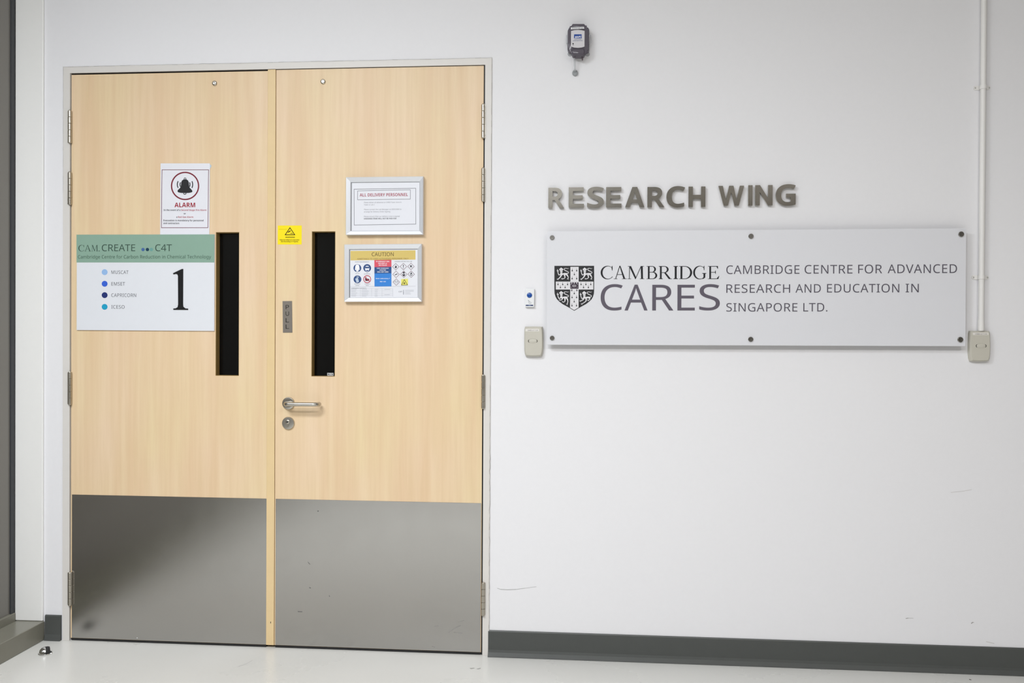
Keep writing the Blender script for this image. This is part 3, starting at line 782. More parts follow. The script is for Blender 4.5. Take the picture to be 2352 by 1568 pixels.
C.poly('gloves_symbol', [Q([(352,930),(410,905),(440,1000),(385,1020)]), Q([(380,880),(392,875),(398,905),(386,908)]), Q([(405,870),(417,868),(420,900),(408,903)]), Q([(425,885),(436,888),(430,915),(420,912)])], ink(186, 200, 218), .0006)
C.poly('food_symbol', [Q(p_) for p_ in ring_polys(622, 940, 72, 88, 34)] + [Q(line_poly((570,890),(675,990),12))], RD_, .0007)
C.poly('food_symbol', [Q([(575,900),(600,895),(612,925),(660,935),(672,950),(660,978),(590,980),(575,965)])], ink(92, 44, 54), .0005)
DI = ink(120, 84, 96)
dia = lambda cx, cy, r=74: [(cx, cy-r), (cx+r, cy), (cx, cy+r), (cx-r, cy)]
HZ = [(1265,660),(1437,657),(1607,655),(1272,832),(1445,830),(1612,828),(1277,1005)]
for cx, cy in HZ: C.poly('hazard_diamond', [Q(p_) for p_ in outline_polys(dia(cx, cy), 8)], DI, .0004)
flame = lambda cx, cy, s: [(cx+x*s, cy+y*s) for x, y in ((0,-1),(.35,-.35),(.55,-.5),(.65,.15),(.4,.75),(0,.9),(-.4,.75),(-.65,.15),(-.35,-.2))]
HB = ink(66, 64, 72)
for sym in ([Q(flame(1265,662,36))], [Q(line_poly((1437,618),(1437,665),16)), Q(circle(1437,686,9,10))],
            [Q(circle(1607,645,18,12)), Q(line_poly((1580,640),(1636,680),8)), Q(line_poly((1580,680),(1636,640),8))], [Q(line_poly((1245,845),(1302,820),16))],
            [Q(circle(1445,795,22,12)), Q([(1408,830),(1482,830),(1465,862),(1445,880),(1425,862)])], [Q(flame(1612,805,26))] + [Q(p_) for p_ in ring_polys(1612, 838, 16, 26, 14)],
            [Q(line_poly((1240,1000),(1270,980),8)), Q(line_poly((1285,980),(1318,1000),8)), Q(line_poly((1250,1020),(1310,1020),5))]):
    C.poly('hazard_symbol', sym, HB, .0006)
C.poly('laser_symbol', [Q([(1385,940),(1540,930),(1540,1075),(1385,1082)])], ink(228, 222, 112), .0003)
C.poly('laser_symbol', [Q(p_) for p_ in outline_polys([(1458,950),(1392,1074),(1530,1070)], 9)] + [Q(circle(1458,1032,16,10)), Q(line_poly((1425,1032),(1492,1032),4)), Q(line_poly((1458,1000),(1458,1062),4))], ink(66, 60, 32), .0006)
grid = [Q(line_poly((250,1105),(1710,1098),4))]
for y in (1150,1190,1230,1270,1308): grid.append(Q(line_poly((250,y),(1200,y-2),3)))
for x in (250,470,720,955,1200): grid.append(Q(line_poly((x,1105 if x in (250,) else 1150),(x,1335),3)))
C.poly('contact_table', grid, ink(176, 178, 186), .0004)
rnd = random.Random(4)
for ci, (xa_, xb_) in enumerate(((265,440),(500,660),(790,890),(1010,1140))):
    cells = []
    for ri, y in enumerate((1172,1210,1250,1290,1322)):
        if ci == 3 and ri in (1, 2, 4): continue
        cells.append(Q(line_poly((xa_, y), (xa_+(xb_-xa_)*rnd.uniform(.55, 1), y-1), 7)))
    C.poly('table_entries', cells, ink(182, 184, 192), .0004)
cells = []
for y in (1188,1215,1245,1274): cells.append(Q(line_poly((1475,y),(1475+rnd.uniform(90,220),y-1),7)))
C.poly('logo_captions', cells, ink(182, 184, 192), .0004)
C.poly('logo_dots', [Q(circle(1440, y, r, 12)) for y, r in ((1188,7),(1215,9),(1245,10),(1274,9))], ink(96, 100, 116), .0004)

# ------------------------------------------------------------------ small sticker on the glass
gp = [wall_point(x, y, .036) for x, y in ((751.5,856),(766,856),(766,862.6),(751.5,862.6))]
G = root('label_sticker', ((gp[0].x+gp[1].x)/2, .0369, (gp[0].z+gp[2].z)/2), 'tiny white maker label stuck low on the glass of the handle leaf', 'label')
w2, h2 = (gp[1].x-gp[0].x)/2, (gp[0].z-gp[2].z)/2
put('film', newbox(-w2, w2, -.0003, 0, -h2, h2), mat('label_white', (205, 206, 208), .4, noise=.05), G)
bm = bmesh.new()
for a in ((-.4,.1),(-.1,-.3),(.35,-.1)): box(bm, a[0]*w2*1.6-.0016, a[0]*w2*1.6+.002, -.0005, -.0003, -h2*.5, h2*.3+a[1]*h2)
put('print', bm, ink(40, 40, 42), G)

# ------------------------------------------------------------------ main acrylic sign
M = Board('wall_sign', [(1255.4,531.6),(2219.8,523.6),(2217.8,795.4),(1256.8,791)], -.036, .008,
          'wide frosted acrylic sign with a crest, on steel standoffs', 'sign')
ACR = mat('frosted_acrylic', (222, 222, 226), .28, spec=.45, noise=.006, scale=8)
M.panel('panel', ACR, t=.008, bevel=.0012)
for px, py, r_ in ((1268.2,545.7,.0092), (1724.7,542.5,.0098), (1268.2,776,.0092), (1724,779,.0098), (2207,537.8,.0104), (2205,779.7,.0104)):
    u, w_ = M.loc(px, py); bm = bmesh.new()
    lathe(bm, [(.007, -.0360), (.007, .0), (r_, .0002), (r_, .0045), (r_*.85, .006), (r_*.42, .006), (r_*.36, .004), (.0008, .004)], (u, M.fy, w_), 'Y', 26)
    put('standoff_screw', bm, DARKSTEEL, M.root, smooth=True)
CB = ink(36, 36, 40)
bm = bmesh.new()
X4 = lambda x: 1180 + x/3.459
for ch, a, b in zip('CAMBRIDGE', (690,795,905,1055,1152,1268,1313,1425,1543), (787,897,1037,1140,1257,1305,1417,1530,1632)):
    serif_into(bm, M, ch, X4(a), X4(b), 610.9, 640.6, .0006, .0005)
o_ = put('lettering', bm, CB, M.root); o_['label'] = 'black serif lettering'
GYP = ink(96, 90, 101)
for ch, a, b in zip('CARES', (690,880,1100,1300,1473), (865,1063,1268,1438,1637)):
    rd = 1.3 if ch in 'CS' else 0
    bm_t, bm_b = 653.2-rd*0+ (0 if ch in 'CS' else .6), 712.8
    M.text(ch, X4(a), X4(b), bm_t, bm_b - (.0 if ch not in 'CS' else .8), GYP, lift=.0006)
X5 = lambda x: 1640 + x/3.303
GL = ink(92, 88, 98)
def words(ws, t_l, t_r, b_l, b_r, xl, xr):
    for body, a, b in ws:
        f = ((a+b)/2 - xl) / (xr - xl)
        M.text(body, X5(a), X5(b), t_l+(t_r-t_l)*f, b_l+(b_r-b_l)*f, GL, lift=.0006, serif_i=True)
words((('CAMBRIDGE',93,648),('CENTRE',687,1050),('FOR',1093,1275),('ADVANCED',1317,1843)), 609.8, 606.6, 629.2, 626.6, 93, 1843)
words((('RESEARCH',93,577),('AND',618,810),('EDUCATION',857,1405),('IN',1453,1553)), 653.2, 651.6, 672.4, 671.0, 93, 1553)
words((('SINGAPORE',93,632),('LTD.',677,860)), 696.2, 695.8, 715.2, 715.0, 93, 860)
# crest
K = lambda pts: [(1265+x/13.064, 600+y/13.064) for x, y in pts]
half = [(1300,135),(1302,500),(1300,880),(1294,970),(1268,1060),(1222,1140),(1150,1210),(1060,1280),(950,1340),(835,1403),(705,1482)]
shield = [(705-(x-705), y) for x, y in half] + half[::-1]
SH = M.shapes('crest', [K(shield)], ink(46, 46, 48), .0005, .0004); SH['label'] = 'black and white heraldic shield'
CW = ink(222, 220, 223)
bm = bmesh.new()
def flat(polys, lift):
    for k, pts in enumerate(polys): bm.faces.new([bm.verts.new(_xz(M.loc(*p_), M.fy-lift-k*4e-6)) for p_ in K(pts)])
flat([[(590,165),(837,165),(837,605),(590,605)], [(152,607),(1278,607),(1278,845),(152,845)], [(585,845),(835,845),(835,1385),(705,1462),(578,1388)]], .0007)
put('cross', bm, CW, SH)
def lion(dx, dy, low=None):
    S_ = []
    a = S_.append
    a(circle(315, 268, 40, 16, 48)); a([(262,225),(290,205),(305,188),(318,186),(335,205),(370,225),(358,260),(275,260)]); a(circle(272,242,20,10)); a(circle(360,242,20,10))
    a(stroke([(318,300,70),(318,345,60),(310,380,50)]))
    a(stroke([(300,375,52),(350,385,46),(420,372,46),(478,380,56)]))
    a(stroke([(298,395,24),(245,408,30),(222,365,22),(208,300,22),(205,240,14)])); a(stroke([(185,275,14),(205,290,26),(240,285,14)]))
    a(stroke([(478,362,20),(528,356,20),(535,325,18),(490,300,20),(430,275,22),(403,245,22),(412,212,18),(460,205,14),(505,220,14),(540,208,8)]))
    if low is None: legs = [[(325,395,50),(305,440,38),(272,490,28),(215,535,22)], [(420,395,46),(415,430,36),(432,480,26),(395,520,20),(345,520,18)], [(470,390,52),(505,435,34),(528,475,22),(520,525,18)]]
    elif low == 'l': legs = [[(340,385,46),(350,420,34),(320,455,24),(275,450,20)], [(420,395,46),(430,440,36),(425,490,24),(395,520,20),(365,505,18)], [(470,390,52),(505,440,34),(515,500,22),(495,580,18)]]
    else: legs = [[(300,385,46),(295,425,34),(255,460,24),(200,480,20)], [(370,395,46),(375,440,36),(365,490,26),(310,530,22),(245,570,18)], [(440,380,52),(485,400,34),(475,440,24),(435,460,16)]]
    for lg in legs:
        a(stroke(lg)); x, y, w = lg[-1]
        for ax, ay in ((-28,-18),(-30,14),(10,26)): a(stroke([(x, y, 13),(x+ax, y+ay, 7)]))
    return [[(x+dx, y+dy) for x, y in p_] for p_ in S_]
for dx, dy, low in ((0,0,None),(704,0,None),(0,705,'l'),(690,708,'r')):
    bm = bmesh.new(); flat(lion(dx, dy, low), .0008); put('lion', bm, CW, SH)
    bm = bmesh.new(); flat([[(x+dx, y+dy) for x, y in p_] for p_ in (circle(300,258,7,8), circle(332,258,7,8), circle(316,292,12,8,5), stroke([(285,335,6),(345,330,6)]))], .0011); put('lion_face', bm, ink(46, 46, 48), SH)
bm = bmesh.new()
for x, y in ((645,285),(778,285),(710,400),(642,525),(778,525),(217,700),(360,700),(505,700),(290,790),(433,790),(910,700),(1055,700),(1200,700),(985,790),(1128,790),(707,970),(640,1090),(775,1090),(705,1215),(637,1335),(772,1335)):
    flat([[(x-4,y-70),(x+4,y-70),(x+5,y-30),(x+22,y+2),(x+14,y+14),(x+5,y+8),(x,y+26),(x-5,y+8),(x-14,y+14),(x-22,y+2),(x-5,y-30)]], .0009)
put('ermine_spots', bm, ink(46, 46, 48), SH)['kind'] = 'stuff'
bm = bmesh.new(); flat([[(585,630),(835,630),(835,822),(585,822)], [(608,835),(650,835),(650,892),(608,892)], [(762,835),(804,835),(804,892),(762,892)]], .0009); put('book', bm, ink(72, 62, 72), SH)
bm = bmesh.new(); flat([p_ for p_ in ring_polys(706, 735, 42, 56, 22, k0=.55)] + [circle(x, 652, 12, 10, 22) for x in (632,706,780)] + [circle(x, y, 8, 8) for x in (612,800) for y in (692,778)] + [circle(706,735,14,8,8)] +
    [[(620,848),(640,848),(640,868),(620,868)], [(772,848),(792,848),(792,868),(772,868)]], .0012); put('book_clasp', bm, CW, SH)

# ------------------------------------------------------------------ raised metal letters
LET = [('R',1259.2,1295.5,430.8,477.3,'first letter R of RESEARCH, palest of the raised steel letters'), ('E',1306,1341,430.0,476.4,'raised steel letter E between the pale R and the S'),
       ('S',1348.2,1387,428.7,477.5,'raised steel letter S, the only S above the wall sign'), ('E',1392,1427.3,429.4,475.9,'raised steel letter E between S and A'),
       ('A',1435.8,1480,429.2,475.6,'raised steel letter A in the word RESEARCH'), ('R',1486.9,1526.1,429.1,475.5,'raised steel letter R between A and C'),
       ('C',1530.7,1573.4,427.2,476.2,'raised steel letter C between R and H'), ('H',1581.3,1620.1,428.2,474.8,'raised steel letter H ending the word RESEARCH'),
       ('W',1650,1709.1,426.4,472,'raised steel letter W starting the word WING'), ('I',1718.6,1728.4,425.2,472,'raised steel letter I, the narrowest, in WING'),
       ('N',1734.8,1774.4,424.9,471.4,'raised steel letter N between I and G'), ('G',1782.1,1827.5,422.8,472.2,'raised steel letter G, last of the word WING')]
def heavy(ch):
    """Bold grotesque capitals, cap height 1 (round letters overshoot)."""
    t = .215
    if ch == 'I': return [[(0,0),(.215,0),(.215,1),(0,1)]], .215
    if ch == 'H': return [[(0,0),(t,0),(t,.39),(.62,.39),(.62,0),(.835,0),(.835,1),(.62,1),(.62,.59),(t,.59),(t,1),(0,1)]], .835
    if ch == 'E': return [[(0,0),(.76,0),(.76,.185),(t,.185),(t,.425),(.70,.425),(.70,.605),(t,.605),(t,.815),(.745,.815),(.745,1),(0,1)]], .76
    if ch == 'N': return [[(0,0),(t,0),(t,.66),(.61,0),(.835,0),(.835,1),(.62,1),(.62,.345),(.225,1),(0,1)]], .835
    if ch == 'W': return [[(.27,0),(.49,0),(.655,.69),(.82,0),(1.04,0),(1.31,1),(1.09,1),(.925,.29),(.765,1),(.545,1),(.385,.29),(.22,1),(0,1)]], 1.31
    if ch == 'A': return [[(0,0),(.235,0),(.305,.21),(.645,.21),(.715,0),(.955,0),(.60,1),(.355,1)], [(.36,.385),(.59,.385),(.475,.745)]], .955
    return None, None
def raised(ch, x0, x1, t0, b0, label):
    dep, gap = .012, .004
    c = wall_point((x0+x1)/2, (t0+b0)/2, -dep-gap)
    R_ = root('raised_letter', (c.x, 0, c.z), label, 'letter', 'raised steel letters')
    u0, u1 = wall_point(x0, b0, -dep-gap).x-c.x, wall_point(x1, b0, -dep-gap).x-c.x
    v0, v1 = wall_point((x0+x1)/2, b0, -dep-gap).z-c.z, wall_point((x0+x1)/2, t0, -dep-gap).z-c.z
    bm = bmesh.new()
    polys, W = heavy(ch)
    if polys:
        sc = lambda p_: (u0+p_[0]/W*(u1-u0), v0+p_[1]*(v1-v0))
        if len(polys) == 1: prism(bm, [sc(p_) for p_ in polys[0]], -dep-gap, -gap)
        else:      # outline with a counter
            cu = bpy.data.curves.new('glyph', 'CURVE'); cu.dimensions = '2D'; cu.fill_mode = 'BOTH'; cu.extrude = dep/2
            for pts in polys:
                sp = cu.splines.new('POLY'); sp.points.add(len(pts)-1); sp.use_cyclic_u = True
                for k, p_ in enumerate(pts): x, z_ = sc(p_); sp.points[k].co = (x, z_, 0, 1)
            ob = bpy.data.objects.new('glyph', cu); me = bpy.data.meshes.new_from_object(ob)
            bm.from_mesh(me)
            for vv in bm.verts: x, y_, z_ = vv.co; vv.co = (x, -gap-dep/2-z_, y_)
            bpy.data.objects.remove(ob); bpy.data.meshes.remove(me); bpy.data.curves.remove(cu)
    else:
        bd = .05
        text_into(bm, ch, u0, u1, v0, v1, -dep-gap, bold=bd)
        ext = [f for f in bm.faces]
        r_ = bmesh.ops.extrude_face_region(bm, geom=ext)
        bmesh.ops.translate(bm, vec=(0, dep, 0), verts=[e for e in r_['geom'] if isinstance(e, bmesh.types.BMVert)])
        zs = [vv.co.z for vv in bm.verts]; lo, hi = min(zs), max(zs)
        for vv in bm.verts: vv.co.z = v0 + (vv.co.z-lo)/(hi-lo)*(v1-v0)
    put('letter_body', bm, 'letter_steel', R_)
    xs = {'I': (.5,), 'H': (.13,.87), 'N': (.13,.87), 'W': (.3,.7), 'S': (.5,), 'C': (.1,), 'G': (.1,), 'R': (.1,), 'E': (.1,)}.get(ch, (.15,))
    for f in xs:
        bm = bmesh.new(); lathe(bm, [(.003, 0), (.003, gap+.002)], (u0+(u1-u0)*f, 0, (v0+v1)/2 if ch not in 'WA' else v0+(v1-v0)*(.2 if ch == 'W' else .1)), 'Y', 10)
        put('stud', bm, DARKSTEEL, R_)
for a in LET: raised(*a)

# ------------------------------------------------------------------ card readers
def reader(cx0, cx1, ytop, ybot, label, text, lab, oval):
    dep = .022
    B = Board('card_reader', [(cx0,ytop),(cx1,ytop),(cx1,ybot),(cx0,ybot)], -dep, dep, label, 'card reader', 'beige card readers')
    W, Hh = B.w/2, B.h/2
    bm = bmesh.new(); rings = []
    def outline(inset, y):
        pts = []
        n = 12
        top, bot = Hh-inset, -Hh+inset
        for k in range(n+1):       # right side, bowed
            t = k/n; zz = top+(bot-top)*t; bow = .0018*(1-(2*t-1)**2) - .0020*max(0, t-.8)/.2
            pts.append((W-inset+bow-.002*(k in (0, n)), zz))
        for k in range(1, 9): t = k/9; pts.append(((W-inset-.002)*(1-2*t), bot-.0022*(1-(2*t-1)**2)))
        for k in range(n+1):
            t = k/n; zz = bot+(top-bot)*t; bow = .0018*(1-(2*t-1)**2) - .0020*max(0, .2-t)/.2
            pts.append((-(W-inset)-bow+.002*(k in (0, n)), zz))
        for k in range(1, 9): t = k/9; pts.append((-(W-inset-.002)*(1-2*t), top+.0008*(1-(2*t-1)**2)))
        return [bm.verts.new((x, y, zz)) for x, zz in pts]
    for inset, y in ((-.0022, 0), (-.0022, -.006), (-.0012, -.014), (.0006, -.019), (.0035, -dep)): rings.append(outline(inset, y))
    bm.faces.new(rings[0]); bm.faces.new(rings[-1])
    n = len(rings[0])
    for a, b in zip(rings, rings[1:]):
        for k in range(n): bm.faces.new((a[k], a[(k+1)%n], b[(k+1)%n], b[k]))
    put('casing', bm, mat('beige_plastic', (196, 192, 180), .42, spec=.4, noise=.015, scale=80), B.root, smooth=True)
    (lx0, ly0, lx1, ly1) = lab
    l_ = B.shapes('label_strip', [[(lx0,ly0),(lx1,ly0),(lx1,ly1),(lx0,ly1)]], mat('label_tape', (226, 222, 216), .4, noise=.02), .0004, .0004)
    B.text(text, lx0+(lx1-lx0)*.16, lx1-(lx1-lx0)*.08, ly0+(ly1-ly0)*.36, ly0+(ly1-ly0)*.78, ink(86, 82, 78), bold=.006, lift=.0007, parent=l_)
    ox, oy, rx, ry = oval
    bm = bmesh.new()
    for pts in ring_polys(ox, oy, rx-.9, rx-.4, 30, k0=ry/rx): bm.faces.new([bm.verts.new(_xz(B.loc(*p_), B.fy-.0003)) for p_ in pts])
    put('oval_groove', bm, ink(172, 167, 156), B.root)
    for a0 in (0, math.pi):
        bm = bmesh.new()
        for pts in ring_polys(ox, oy, rx-1.6, rx, 10, a0-.6, a0+.6, k0=ry/rx): bm.faces.new([bm.verts.new(_xz(B.loc(*p_), B.fy-.0004)) for p_ in pts])
        put('indicator_lens', bm, ink(78, 74, 66), B.root)
    bm = bmesh.new()
    u, w_ = B.loc(ox, oy); s_ = B.w/(cx1-cx0)
    rr = [(0.98,0),(.9,.0006),(.6,.0012),(.05,.0014)]
    rg = [[bm.verts.new((u+(rx-2)*s_*f*math.cos(t), B.fy-h+.0003, w_+(ry-1.2)*s_*f*math.sin(t))) for t in (2*math.pi*k/24 for k in range(24))] for f, h in rr]
    for a, b in zip(rg, rg[1:]):
        for k in range(24): bm.faces.new((a[k], a[(k+1)%24], b[(k+1)%24], b[k]))
    bm.faces.new(rg[-1])
    put('oval_button', bm, MATS['beige_plastic'], B.root, smooth=True)
    return B
reader(1205.6, 1245.6, 751, 816.5, 'beige card reader below the white doorbell', 'CARES LV 7 CA1', (1206.9,755,1238.4,760.8), (1223.8,783,11,5.6))
reader(2230, 2274.5, 761, 828, 'beige card reader at the foot of the white conduit', 'CARES LV 7 CA2', (2234.2,763.6,2270.5,769.2), (2253.5,794.2,12.4,6.2))

# ------------------------------------------------------------------ doorbell
D = Board('doorbell', [(1205.9,662.6),(1227.3,663),(1227.3,705),(1206.6,705)], -.014, .014, 'white wireless doorbell push with a round blue button', 'doorbell')
D.panel('case', mat('white_plastic', (232, 233, 234), .35, noise=.01), bevel=.0025)
u, w_ = D.loc(1216.2, 677.9)
bm = bmesh.new(); lathe(bm, [(.0118, -.001), (.0118, .0005), (.0108, .0012), (.0104, .0004)], (u, D.fy, w_), 'Y', 30); put('button_ring', bm, MATS['white_plastic'], D.root, smooth=True)
bm = bmesh.new(); lathe(bm, [(.0103, -.001), (.0103, .0010), (.0085, .0022), (.004, .0028), (.0005, .003)], (u, D.fy, w_), 'Y', 30)
put('push_button', bm, mat('blue_plastic', (24, 76, 156), .25, noise=.03), D.root, smooth=True)
zd = lambda pts: [(1190+x/8.957, 655+y/8.957) for x, y in pts]
D.poly('hand_symbol', [zd(p_) for p_ in outline_polys([(207,312),(214,308),(236,336),(258,342),(268,356),(264,374),(232,374),(218,356),(226,352),(229,344)], 4.5)], ink(120, 124, 132))
D.shapes('name_bar', [zd([(155,401),(310,401),(310,424),(155,424)])], ink(30, 48, 96), .0004)
D.poly('name_bar', [zd([(215,408),(255,408),(262,413),(255,418),(215,418),(208,413)])], ink(130, 150, 190), .0007)

# ------------------------------------------------------------------ conduit with saddles
xc = wall_point(2255, 500, -.012).x
z_end = wall_point(2253, 760, -.012).z
CO = root('conduit', (xc, 0, z_end), 'white vertical conduit pipe clipped to the wall above a card reader', 'pipe')
WP = mat('conduit_paint', (232, 230, 227), .4, spec=.4, noise=.01)
yc = -.0145; rc = .0105
bm = bmesh.new(); tube(bm, [(0, yc, 0), (0, yc, ROOM_H-z_end-.001)], rc, 20); put('pipe', bm, WP, CO, smooth=True)
bm = bmesh.new(); tube(bm, [(0, yc, .004), (0, yc, .045)], rc+.0013, 20); put('coupler', bm, WP, CO, smooth=True)
for py in (201.5, 636.8):
    zz = wall_point(2255, py, -.005).z - z_end; w_ = .0105; bm = bmesh.new()
    def ear(s):
        pts = [(s*.009, zz-w_*.75), (s*.022, zz-w_*.75)] + [(s*(.024+w_*.75*math.cos(t)), zz+w_*.75*math.sin(t)) for t in (-math.pi/2+math.pi*k/10 for k in range(1, 10))] + [(s*.022, zz+w_*.75), (s*.009, zz+w_*.75)]
        prism(bm, pts, -.0035, 0)
    ear(1); ear(-1)
    seg = 14; rg = []
    for rr in (rc+.0004, rc+.002):
        for zz2 in (zz-w_*.75, zz+w_*.75): rg.append([bm.verts.new((rr*math.cos(t), yc-rr*math.sin(t), zz2)) for t in (math.pi*(-.25+1.5*k/seg) for k in range(seg+1))])
    for k in range(seg):
        for a, b in ((0,1),(1,3),(3,2),(2,0)): bm.faces.new((rg[a][k], rg[a][k+1], rg[b][k+1], rg[b][k]))
    sd = put('saddle_clip', bm, WP, CO)
    for s in (1, -1):
        bm = bmesh.new(); lathe(bm, [(.0034, 0), (.0034, .0045), (.002, .0058), (.0004, .006)], (s*.026, 0, zz), 'Y', 14)
        put('screw', bm, mat('zinc_screw', (196, 194, 190), .3, metal=.8, noise=.05), sd, smooth=True)

# ------------------------------------------------------------------ pressure sensor with tube
sp = wall_point(1328, 92, -.03)
SN = root('pressure_sensor', (sp.x, 0, sp.z), 'smoky grey pressure sensor box with a blue and white faceplate, high on the wall', 'sensor')
DS = .046
def sz(x, y, yy=-DS):
    P_ = wall_point(1200+x/7.839, y/7.839, yy); return (P_.x-sp.x, P_.z-sp.z)
def soft(pts, y0, y1, bev):
    bm = bmesh.new(); prism(bm, pts, y0, y1)
    if bev: bmesh.ops.bevel(bm, geom=[e for e in bm.edges if all(abs(vv.co.y-y0) < 1e-6 for vv in e.verts)], offset=bev, segments=3, profile=.5, affect='EDGES')
    return bm
bodyp = [(905,428),(1110,428),(1130,450),(1132,482),(1185,492),(1200,520),(1198,880),(1190,905),(1140,925),(1122,960),(1110,990),(1080,1006),(935,1006),(900,990),(885,955),(868,925),(825,905),(812,880),(816,540),(830,515),(868,500),(886,480),(886,450)]
put('housing', soft([sz(*p_) for p_ in bodyp], -DS, -.010, .006), 'smoky_plastic', SN, smooth=True)
inner = [(905,470),(1110,470),(1120,530),(1165,560),(1165,860),(1120,890),(1090,960),(930,960),(895,890),(850,860),(850,560),(900,530)]
put('inner_board', soft([sz(*p_) for p_ in inner], -.030, -.012, .002), mat('sensor_board', (124, 118, 126), .5, noise=.2, scale=90), SN)
put('lid_lip', soft([sz(x, y, -DS-.003) for x, y in ((905,430),(1110,430),(1128,452),(1128,488),(888,488),(888,452))], -DS-.004, -DS+.001, .002), 'smoky_plastic', SN, smooth=True)
put('chin', soft([sz(x, y, -DS-.004) for x, y in ((905,875),(1105,875),(1118,930),(1105,980),(1075,1000),(940,1000),(905,980),(888,930))], -DS-.006, -DS+.001, .005), 'smoky_plastic', SN, smooth=True)
pl = [(875,556),(930,543),(1000,538),(1070,543),(1120,556),(1118,838),(1070,856),(1000,862),(930,856),(873,838)]
FP = put('faceplate', soft([sz(x, y, -DS-.002) for x, y in pl], -DS-.0025, -DS+.0005, .0006), mat('sensor_white', (206, 203, 206), .35, noise=.01), SN)
yy = -DS-.0029
bm = bmesh.new(); bm.faces.new([bm.verts.new(_xz(sz(x, y, yy), yy)) for x, y in ((930,618),(1066,618),(1066,690),(930,690))]); put('logo', bm, ink(22, 66, 148), FP)
def stext(body, x0, x1, y0, y1, m, bold=0, lift=.0002, shear=0.0, nm='lettering'):
    a, b = sz(x0, y1, yy), sz(x1, y0, yy)
    bm = bmesh.new(); text_into(bm, body, a[0], b[0], a[1], b[1], yy-lift, bold)
    for vv in bm.verts: vv.co.x += shear*(vv.co.z-a[1])
    put(nm, bm, m, FP)
stext('BAPI', 946, 1050, 646, 684, WH, .03, .0003, .25)
stext('Pressure Sensor', 930, 1062, 702, 716, ink(60, 84, 140), .01)
stext('see label inside for range', 905, 1082, 724, 738, ink(60, 84, 140), .01)
stext('PWR', 900, 925, 808, 817, ink(70, 70, 80), .01)
bm = bmesh.new(); bm.faces.new([bm.verts.new(_xz(sz(*p_, yy), yy-.0002)) for p_ in circle(912, 787, 11, 12, 14)]); put('indicator', bm, BLACK, FP)
LB = put('label_strip', soft([sz(x, y, -DS-.005) for x, y in ((870,494),(1110,482),(1113,518),(872,530))], -DS-.0052, -DS-.004, 0), mat('label_tape_white', (222, 222, 224), .4, noise=.02), SN)
bm = bmesh.new(); a, b = sz(892, 518, -DS-.0054), sz(1098, 498, -DS-.0054); text_into(bm, 'CPDCA L6P-087', a[0], b[0], a[1]+.0004, b[1], -DS-.0055, .01); put('lettering', bm, ink(90, 90, 96), LB)
bm = bmesh.new()
for s, cxp in ((1, 1212), (-1, 800)):
    c0 = sz(cxp, 705, -.02); rg = []
    pts = [(c0[0]+.0052*math.cos(t)*1.05, -.018, c0[1]+.0185*math.sin(t)) for t in (2*math.pi*k/24 for k in range(25))]
    if s > 0: tube(bm, pts, .0022, 8, caps=False)
    else: box(bm, c0[0]-.003, c0[0]+.006, -.02, -.008, c0[1]-.017, c0[1]+.017)
put('latch_ear', bm, 'clear_base', SN, smooth=True)
bm = bmesh.new()
for x, y in ((850,968),(1175,972)):
    c0 = sz(x, y, -.006); lathe(bm, [(.0085, 0), (.0085, .0035), (.0075, .004)], (c0[0], 0, c0[1]), 'Y', 20)
pl = [sz(x, y, -.008) for x, y in ((835,500),(1185,500),(1205,560),(1205,900),(1195,960),(1120,1000),(900,1000),(835,960),(810,900),(810,560))]
prism(bm, pl, -.0105, 0)
put('mounting_base', bm, 'clear_base', SN)
for x, y in ((850,968),(1175,972)):
    bm = bmesh.new(); c0 = sz(x, y, -.006); lathe(bm, [(.0030, .004), (.0030, .0055), (.0008, .0058)], (c0[0], 0, c0[1]), 'Y', 12)
    put('screw', bm, DARKSTEEL, SN)
for x in (940, 1081):
    t0, t1 = sz(x, 1000, -.026), sz(x, 1090, -.026); dz = (t1[1]-t0[1])
    bm = bmesh.new(); pr = [(.0055, 0), (.0055, .16), (.0032, .3), (.0022, .34), (.0022, .66), (.0029, .70), (.0018, 1.0)]
    lathe(bm, [(r_, 0) for r_, _ in pr], (0,0,0), 'Z', 14) if False else None
    rg = []
    for r_, f in pr: rg.append([bm.verts.new((t0[0]+r_*math.cos(t), -.026+r_*math.sin(t), t0[1]+dz*f)) for t in (2*math.pi*k/14 for k in range(14))])
    for a, b in zip(rg, rg[1:]):
        for k in range(14): bm.faces.new((a[k], a[(k+1)%14], b[(k+1)%14], b[k]))
    bm.faces.new(rg[0]); bm.faces.new(rg[-1])
    put('hose_barb', bm, mat('barb_plastic', (88, 74, 80), .35, noise=.05), SN, smooth=True)
a, b = sz(940, 1050, -.026), sz(946, 1262, -.014)
bm = bmesh.new(); tube(bm, [(a[0], -.026, a[1]), (a[0]+.0002, -.026, a[1]*.5+b[1]*.5), (b[0], -.020, b[1]), (b[0], -.012, b[1]-.004)], .0036, 12); put('tube', bm, 'clear_tube', SN, smooth=True)
c0 = sz(948, 1312, -.006); bm = bmesh.new(); lathe(bm, [(.0118, 0), (.0118, .006), (.0105, .010), (.006, .012), (.0055, .009), (.001, .009)], (c0[0], 0, c0[1]), 'Y', 24); put('wall_plug', bm, mat('grey_plug', (150, 153, 155), .35, noise=.08, scale=120), SN, smooth=True)

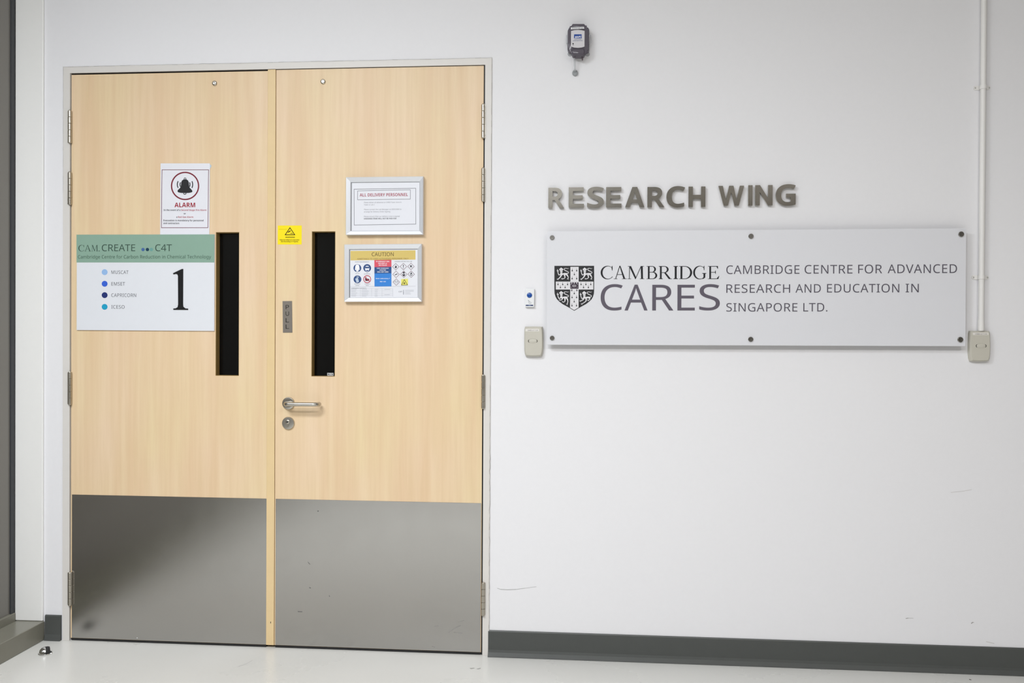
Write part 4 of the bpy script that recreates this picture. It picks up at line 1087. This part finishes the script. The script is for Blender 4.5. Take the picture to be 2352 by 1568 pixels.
# ------------------------------------------------------------------ floor door stop
fp = floor_point(104, 1501.5)
DSO = root('door_stop', (fp.x, fp.y, 0), 'half-dome chrome and black rubber door stop on the floor by the sill', 'door stop')
DSO.rotation_euler = (0, 0, math.radians(38))
bm = bmesh.new(); lathe(bm, [(.0262, 0.0003), (.0262, .004), (.0245, .0055), (.001, .0055)], (0,0,0), 'Z', 32); put('base', bm, CHROME, DSO, smooth=True)
bm = bmesh.new(); lathe(bm, [(.0240, .005), (.0232, .011), (.0200, .019), (.0140, .025), (.0070, .0275), (.0008, .028)], (0,0,0), 'Z', 20, math.pi/2, math.pi*1.5); put('dome', bm, CHROME, DSO, smooth=True)
bm = bmesh.new()
pts = [(.0195*math.cos(t), .006+.0238*max(0, math.sin(t))) for t in (math.pi*k/14 for k in range(15))]
A_ = [bm.verts.new((.0002, x, z_)) for x, z_ in pts]; B_ = [bm.verts.new((.0105, x*.96, .006+(z_-.006)*.98)) for x, z_ in pts]; C_ = [bm.verts.new((.0165, x*.86, .006+(z_-.006)*.88)) for x, z_ in pts]
bm.faces.new(A_); bm.faces.new(C_)
for k in range(len(pts)):
    j = (k+1) % len(pts); bm.faces.new((A_[k], A_[j], B_[j], B_[k])); bm.faces.new((B_[k], B_[j], C_[j], C_[k]))
put('rubber_pad', bm, BLACK, DSO, smooth=True)

# ------------------------------------------------------------------ ceiling panels (the corridor's lamps and one added fill)
for i, (x, y, sx, sy, pw, colr) in enumerate(LAMPS):
    where = ('nearest the doors', 'over the viewer', 'added as fill for the right of the wall')[i]
    o = root('ceiling_light', (x, y, ROOM_H), 'recessed ceiling light panel ' + where, 'ceiling light', 'recessed ceiling lights')
    bm = bmesh.new()
    for q_ in ((-sx/2-.03, sx/2+.03, -sy/2-.03, -sy/2), (-sx/2-.03, sx/2+.03, sy/2, sy/2+.03), (-sx/2-.03, -sx/2, -sy/2, sy/2), (sx/2, sx/2+.03, -sy/2, sy/2)):
        box(bm, q_[0], q_[1], q_[2], q_[3], -.02, 0)
    put('frame', bm, MATS['white_plastic'], o)
    ld = bpy.data.lights.new('lamp', 'AREA'); ld.shape = 'RECTANGLE'; ld.size = sx; ld.size_y = sy; ld.energy = pw; ld.color = colr
    lo = bpy.data.objects.new('lamp', ld); COL.objects.link(lo); lo.parent = o; lo.location = (0, 0, -.012)
